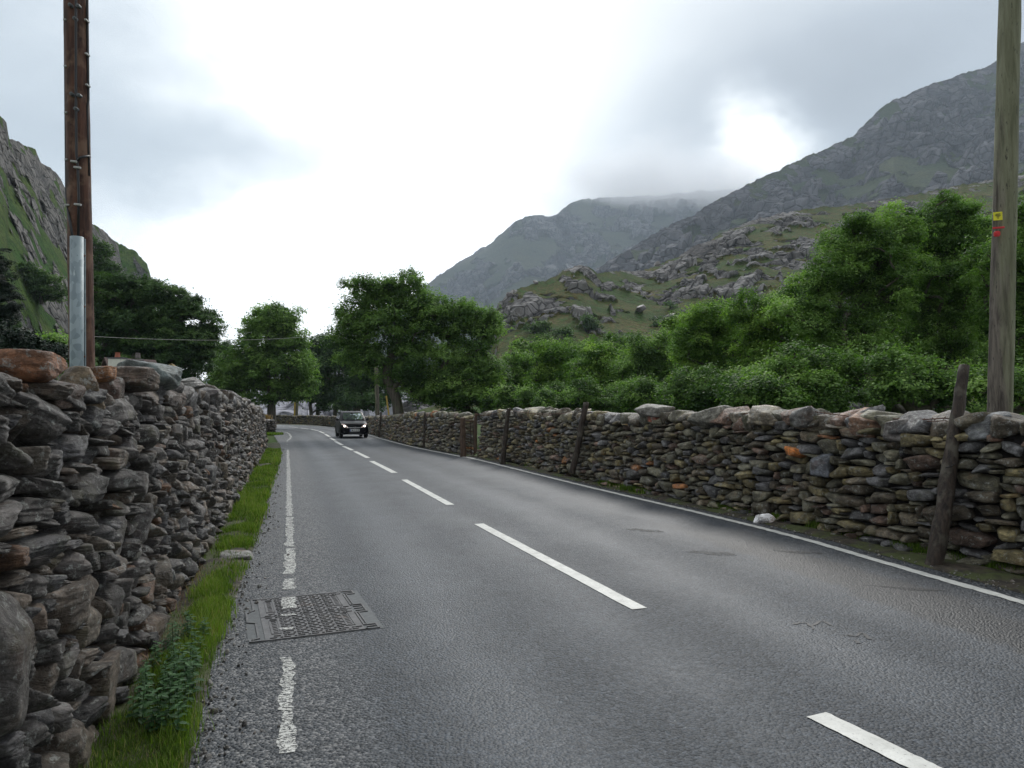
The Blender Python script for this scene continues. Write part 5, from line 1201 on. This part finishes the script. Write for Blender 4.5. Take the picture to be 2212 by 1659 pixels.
mb = MB(); mb.loft([[(x, -1.79+abs(x)**2*.10, .25), (x, -1.80+abs(x)**2*.10, .25), (x, -1.80+abs(x)**2*.10, .36), (x, -1.79+abs(x)**2*.10, .36)] for x in np.linspace(-.40, .40, 7)]); mb.build('lower_grille', M['plastic_black'], car)
mb = MB(); mb.box((0, -1.74, .205), (1.0, .06, .02)); mb.build('bumper_lip', M['chrome'], car)
mb = MB(); mb.box((0, 1.80, .45), (.5, .01, .11)); mb.build('rear_plate', M['sign_yellow'], car)
for s in (-1, 1): mb = MB(); mb.box((s*.68, 1.72, .88), (.12, .12, .3), bev=.02); mb.build('tail_light', M['red_plastic'], car)

# ------------------------------------------------------------------ world, light, air, camera
w = bpy.data.worlds.new('World'); SC.world = w; w.use_nodes = True; t = w.node_tree; t.nodes.clear()
class WN(NG):
    def __init__(s): s.t = t; s.N = t.nodes
g = WN()
SUN_EL = math.radians(38); SUN_AZ = math.radians(14)      # azimuth from +Y towards +X
sky = g.n('ShaderNodeTexSky', {'sky_type': 'NISHITA', 'sun_disc': False, 'sun_elevation': SUN_EL, 'sun_rotation': SUN_AZ})
dirv = g.n('ShaderNodeTexCoord').outputs['Generated']
nv = g.n('ShaderNodeTexNoise', Vector=g.mapv(dirv, (1, 1, 1.8)), Scale=3.2, Detail=7., Roughness=.58); nf = nv.outputs[0]; nc = nv.outputs[1]
wob = g.n('ShaderNodeVectorMath', {'operation': 'MULTIPLY_ADD'}); g.set(wob, 0, nc); wob.inputs[1].default_value = (.22, .22, .18); wob.inputs[2].default_value = (-.11, -.11, -.09)
dd = g.n('ShaderNodeVectorMath', {'operation': 'ADD'}); g.set(dd, 0, dirv); g.set(dd, 1, wob); dd = dd.outputs[0]
val = g.math('ADD', 1.02, g.math('MULTIPLY', g.math('SUBTRACT', nf, .5), .32))
def blob(px, py, rx, ry, amp, val):
    c = ray(px, py); c = c/np.linalg.norm(c)
    a = g.n('ShaderNodeVectorMath', {'operation': 'SUBTRACT'}); g.set(a, 0, dd); a.inputs[1].default_value = tuple(c)
    b = g.n('ShaderNodeVectorMath', {'operation': 'MULTIPLY'}); g.set(b, 0, a); b.inputs[1].default_value = (F/rx, 1.0/max(rx, ry)*F*.6, F/ry)
    l = g.n('ShaderNodeVectorMath', {'operation': 'LENGTH'}); g.set(l, 0, b)
    mr = g.n('ShaderNodeMapRange', {'interpolation_type': 'SMOOTHSTEP'}); g.set(mr, 0, l.outputs['Value']); mr.inputs[1].default_value = 0; mr.inputs[2].default_value = 1.; mr.inputs[3].default_value = amp; mr.inputs[4].default_value = 0
    return g.math('ADD', val, mr.outputs[0])
for b in ((-150, 40, 600, 600, -.36), (450, 335, 480, 110, -.17), (1980, 10, 800, 460, -.38), (1750, 240, 330, 220, -.30), (1420, 330, 260, 180, -.16), (1380, 430, 260, 70, -.15), (2150, 120, 500, 300, -.16), (1630, 300, 170, 140, .75), (700, 120, 500, 260, .12), (700, 560, 700, 260, .25), (1230, 130, 250, 300, .05)):
    val = blob(*b, val)
colr = g.ramp(g.math('MULTIPLY', val, .5), [(.10, (.26, .30, .34)), (.28, (.40, .455, .51)), (.38, (.58, .64, .69)), (.47, (.92, .97, 1.0)), (.55, (1.5, 1.52, 1.53)), (1., (1.7, 1.7, 1.7))])
sxyz = g.n('ShaderNodeSeparateXYZ', Vector=dirv)
mrb = g.n('ShaderNodeMapRange', {'interpolation_type': 'SMOOTHSTEP'}); g.set(mrb, 0, sxyz.outputs[1]); mrb.inputs[1].default_value = -.5; mrb.inputs[2].default_value = .6; mrb.inputs[3].default_value = .42; mrb.inputs[4].default_value = 1.
cm_ = g.n('ShaderNodeVectorMath', {'operation': 'SCALE'}); g.set(cm_, 0, colr); g.set(cm_, 'Scale', mrb.outputs[0]); colr = cm_.outputs[0]
bg1 = g.n('ShaderNodeBackground', Color=sky.outputs[0], Strength=.1); bg2 = g.n('ShaderNodeBackground', Color=colr, Strength=1.0)
mx = g.n('ShaderNodeMixShader'); mx.inputs[0].default_value = .93; t.links.new(bg1.outputs[0], mx.inputs[1]); t.links.new(bg2.outputs[0], mx.inputs[2])
wo = t.nodes.new('ShaderNodeOutputWorld'); t.links.new(mx.outputs[0], wo.inputs[0])
sd = bpy.data.lights.new('sun', 'SUN'); sd.energy = 1.5; sd.angle = math.radians(14); sd.color = (1, .97, .92); so = bpy.data.objects.new('sun', sd); COL.objects.link(so)
dv = Vector((math.sin(SUN_AZ)*math.cos(SUN_EL), math.cos(SUN_AZ)*math.cos(SUN_EL), math.sin(SUN_EL))); so.rotation_euler = dv.to_track_quat('Z', 'Y').to_euler()

HAZE = True
if HAZE:
    g = NG('haze_air'); g.N.remove(g.bsdf); pv = g.n('ShaderNodeVolumePrincipled'); pv.inputs['Color'].default_value = (.74, .85, .98, 1); pv.inputs['Density'].default_value = .00017; pv.inputs['Anisotropy'].default_value = 0.
    g.t.links.new(pv.outputs[0], g.out.inputs['Volume'])
    mb = MB(); mb.box((0, 1750, 550), (6800, 4600, 1106)); hz = mb.build('haze', g.m); tag(hz, kind='stuff')

CLOUD = True
if CLOUD:
    g = NG('cloud_mist'); g.N.remove(g.bsdf); p = g.pos(); sx = g.n('ShaderNodeSeparateXYZ', Vector=p)
    nz = g.noise(p, .0036, 6, .62)
    q_ = g.n('ShaderNodeVectorMath', {'operation': 'MULTIPLY_ADD'}); g.set(q_, 0, p); q_.inputs[1].default_value = (1/620., 1/600., 1/140.); q_.inputs[2].default_value = (-570/620., -2700/600., -835/140.)
    ln_ = g.n('ShaderNodeVectorMath', {'operation': 'LENGTH'}); g.set(ln_, 0, q_)
    rr_ = g.math('ADD', ln_.outputs['Value'], g.math('MULTIPLY', g.math('SUBTRACT', nz, .5), -1.5))
    den = g.n('ShaderNodeMapRange', {'interpolation_type': 'SMOOTHSTEP'}); g.set(den, 0, rr_); den.inputs[1].default_value = .98; den.inputs[2].default_value = .25; den.inputs[3].default_value = 0; den.inputs[4].default_value = .0065
    pv = g.n('ShaderNodeVolumePrincipled'); pv.inputs['Color'].default_value = (.97, .98, 1, 1); g.set(pv, 'Density', den.outputs[0]); pv.inputs['Anisotropy'].default_value = .3
    g.t.links.new(pv.outputs[0], g.out.inputs['Volume'])
    mb = MB(); mb.box((570, 2700, 855), (1290, 1230, 320)); cl_ = mb.build('summit_cloud', g.m); tag(cl_, 'low cloud wrapped round the summit of the far mountain', 'cloud', kind='stuff'); g.m.cycles.volume_sampling = 'DISTANCE'
SC.cycles.volume_max_steps = 48
cam = bpy.data.cameras.new('camera'); cam.sensor_width = 36; cam.lens = 36*F/2212; cam.clip_start = .05; cam.clip_end = 20000
co = bpy.data.objects.new('camera', cam); COL.objects.link(co); co.location = (0, 0, H); co.rotation_euler = (math.pi/2+PITCH, 0, 0); SC.camera = co
SC.view_settings.view_transform = 'Standard'; SC.view_settings.look = 'None'; SC.view_settings.exposure = .42; SC.view_settings.gamma = 1
SC.cycles.max_bounces = 6; SC.cycles.volume_bounces = 4; SC.cycles.transparent_max_bounces = 8
SC.cycles.use_denoising = True
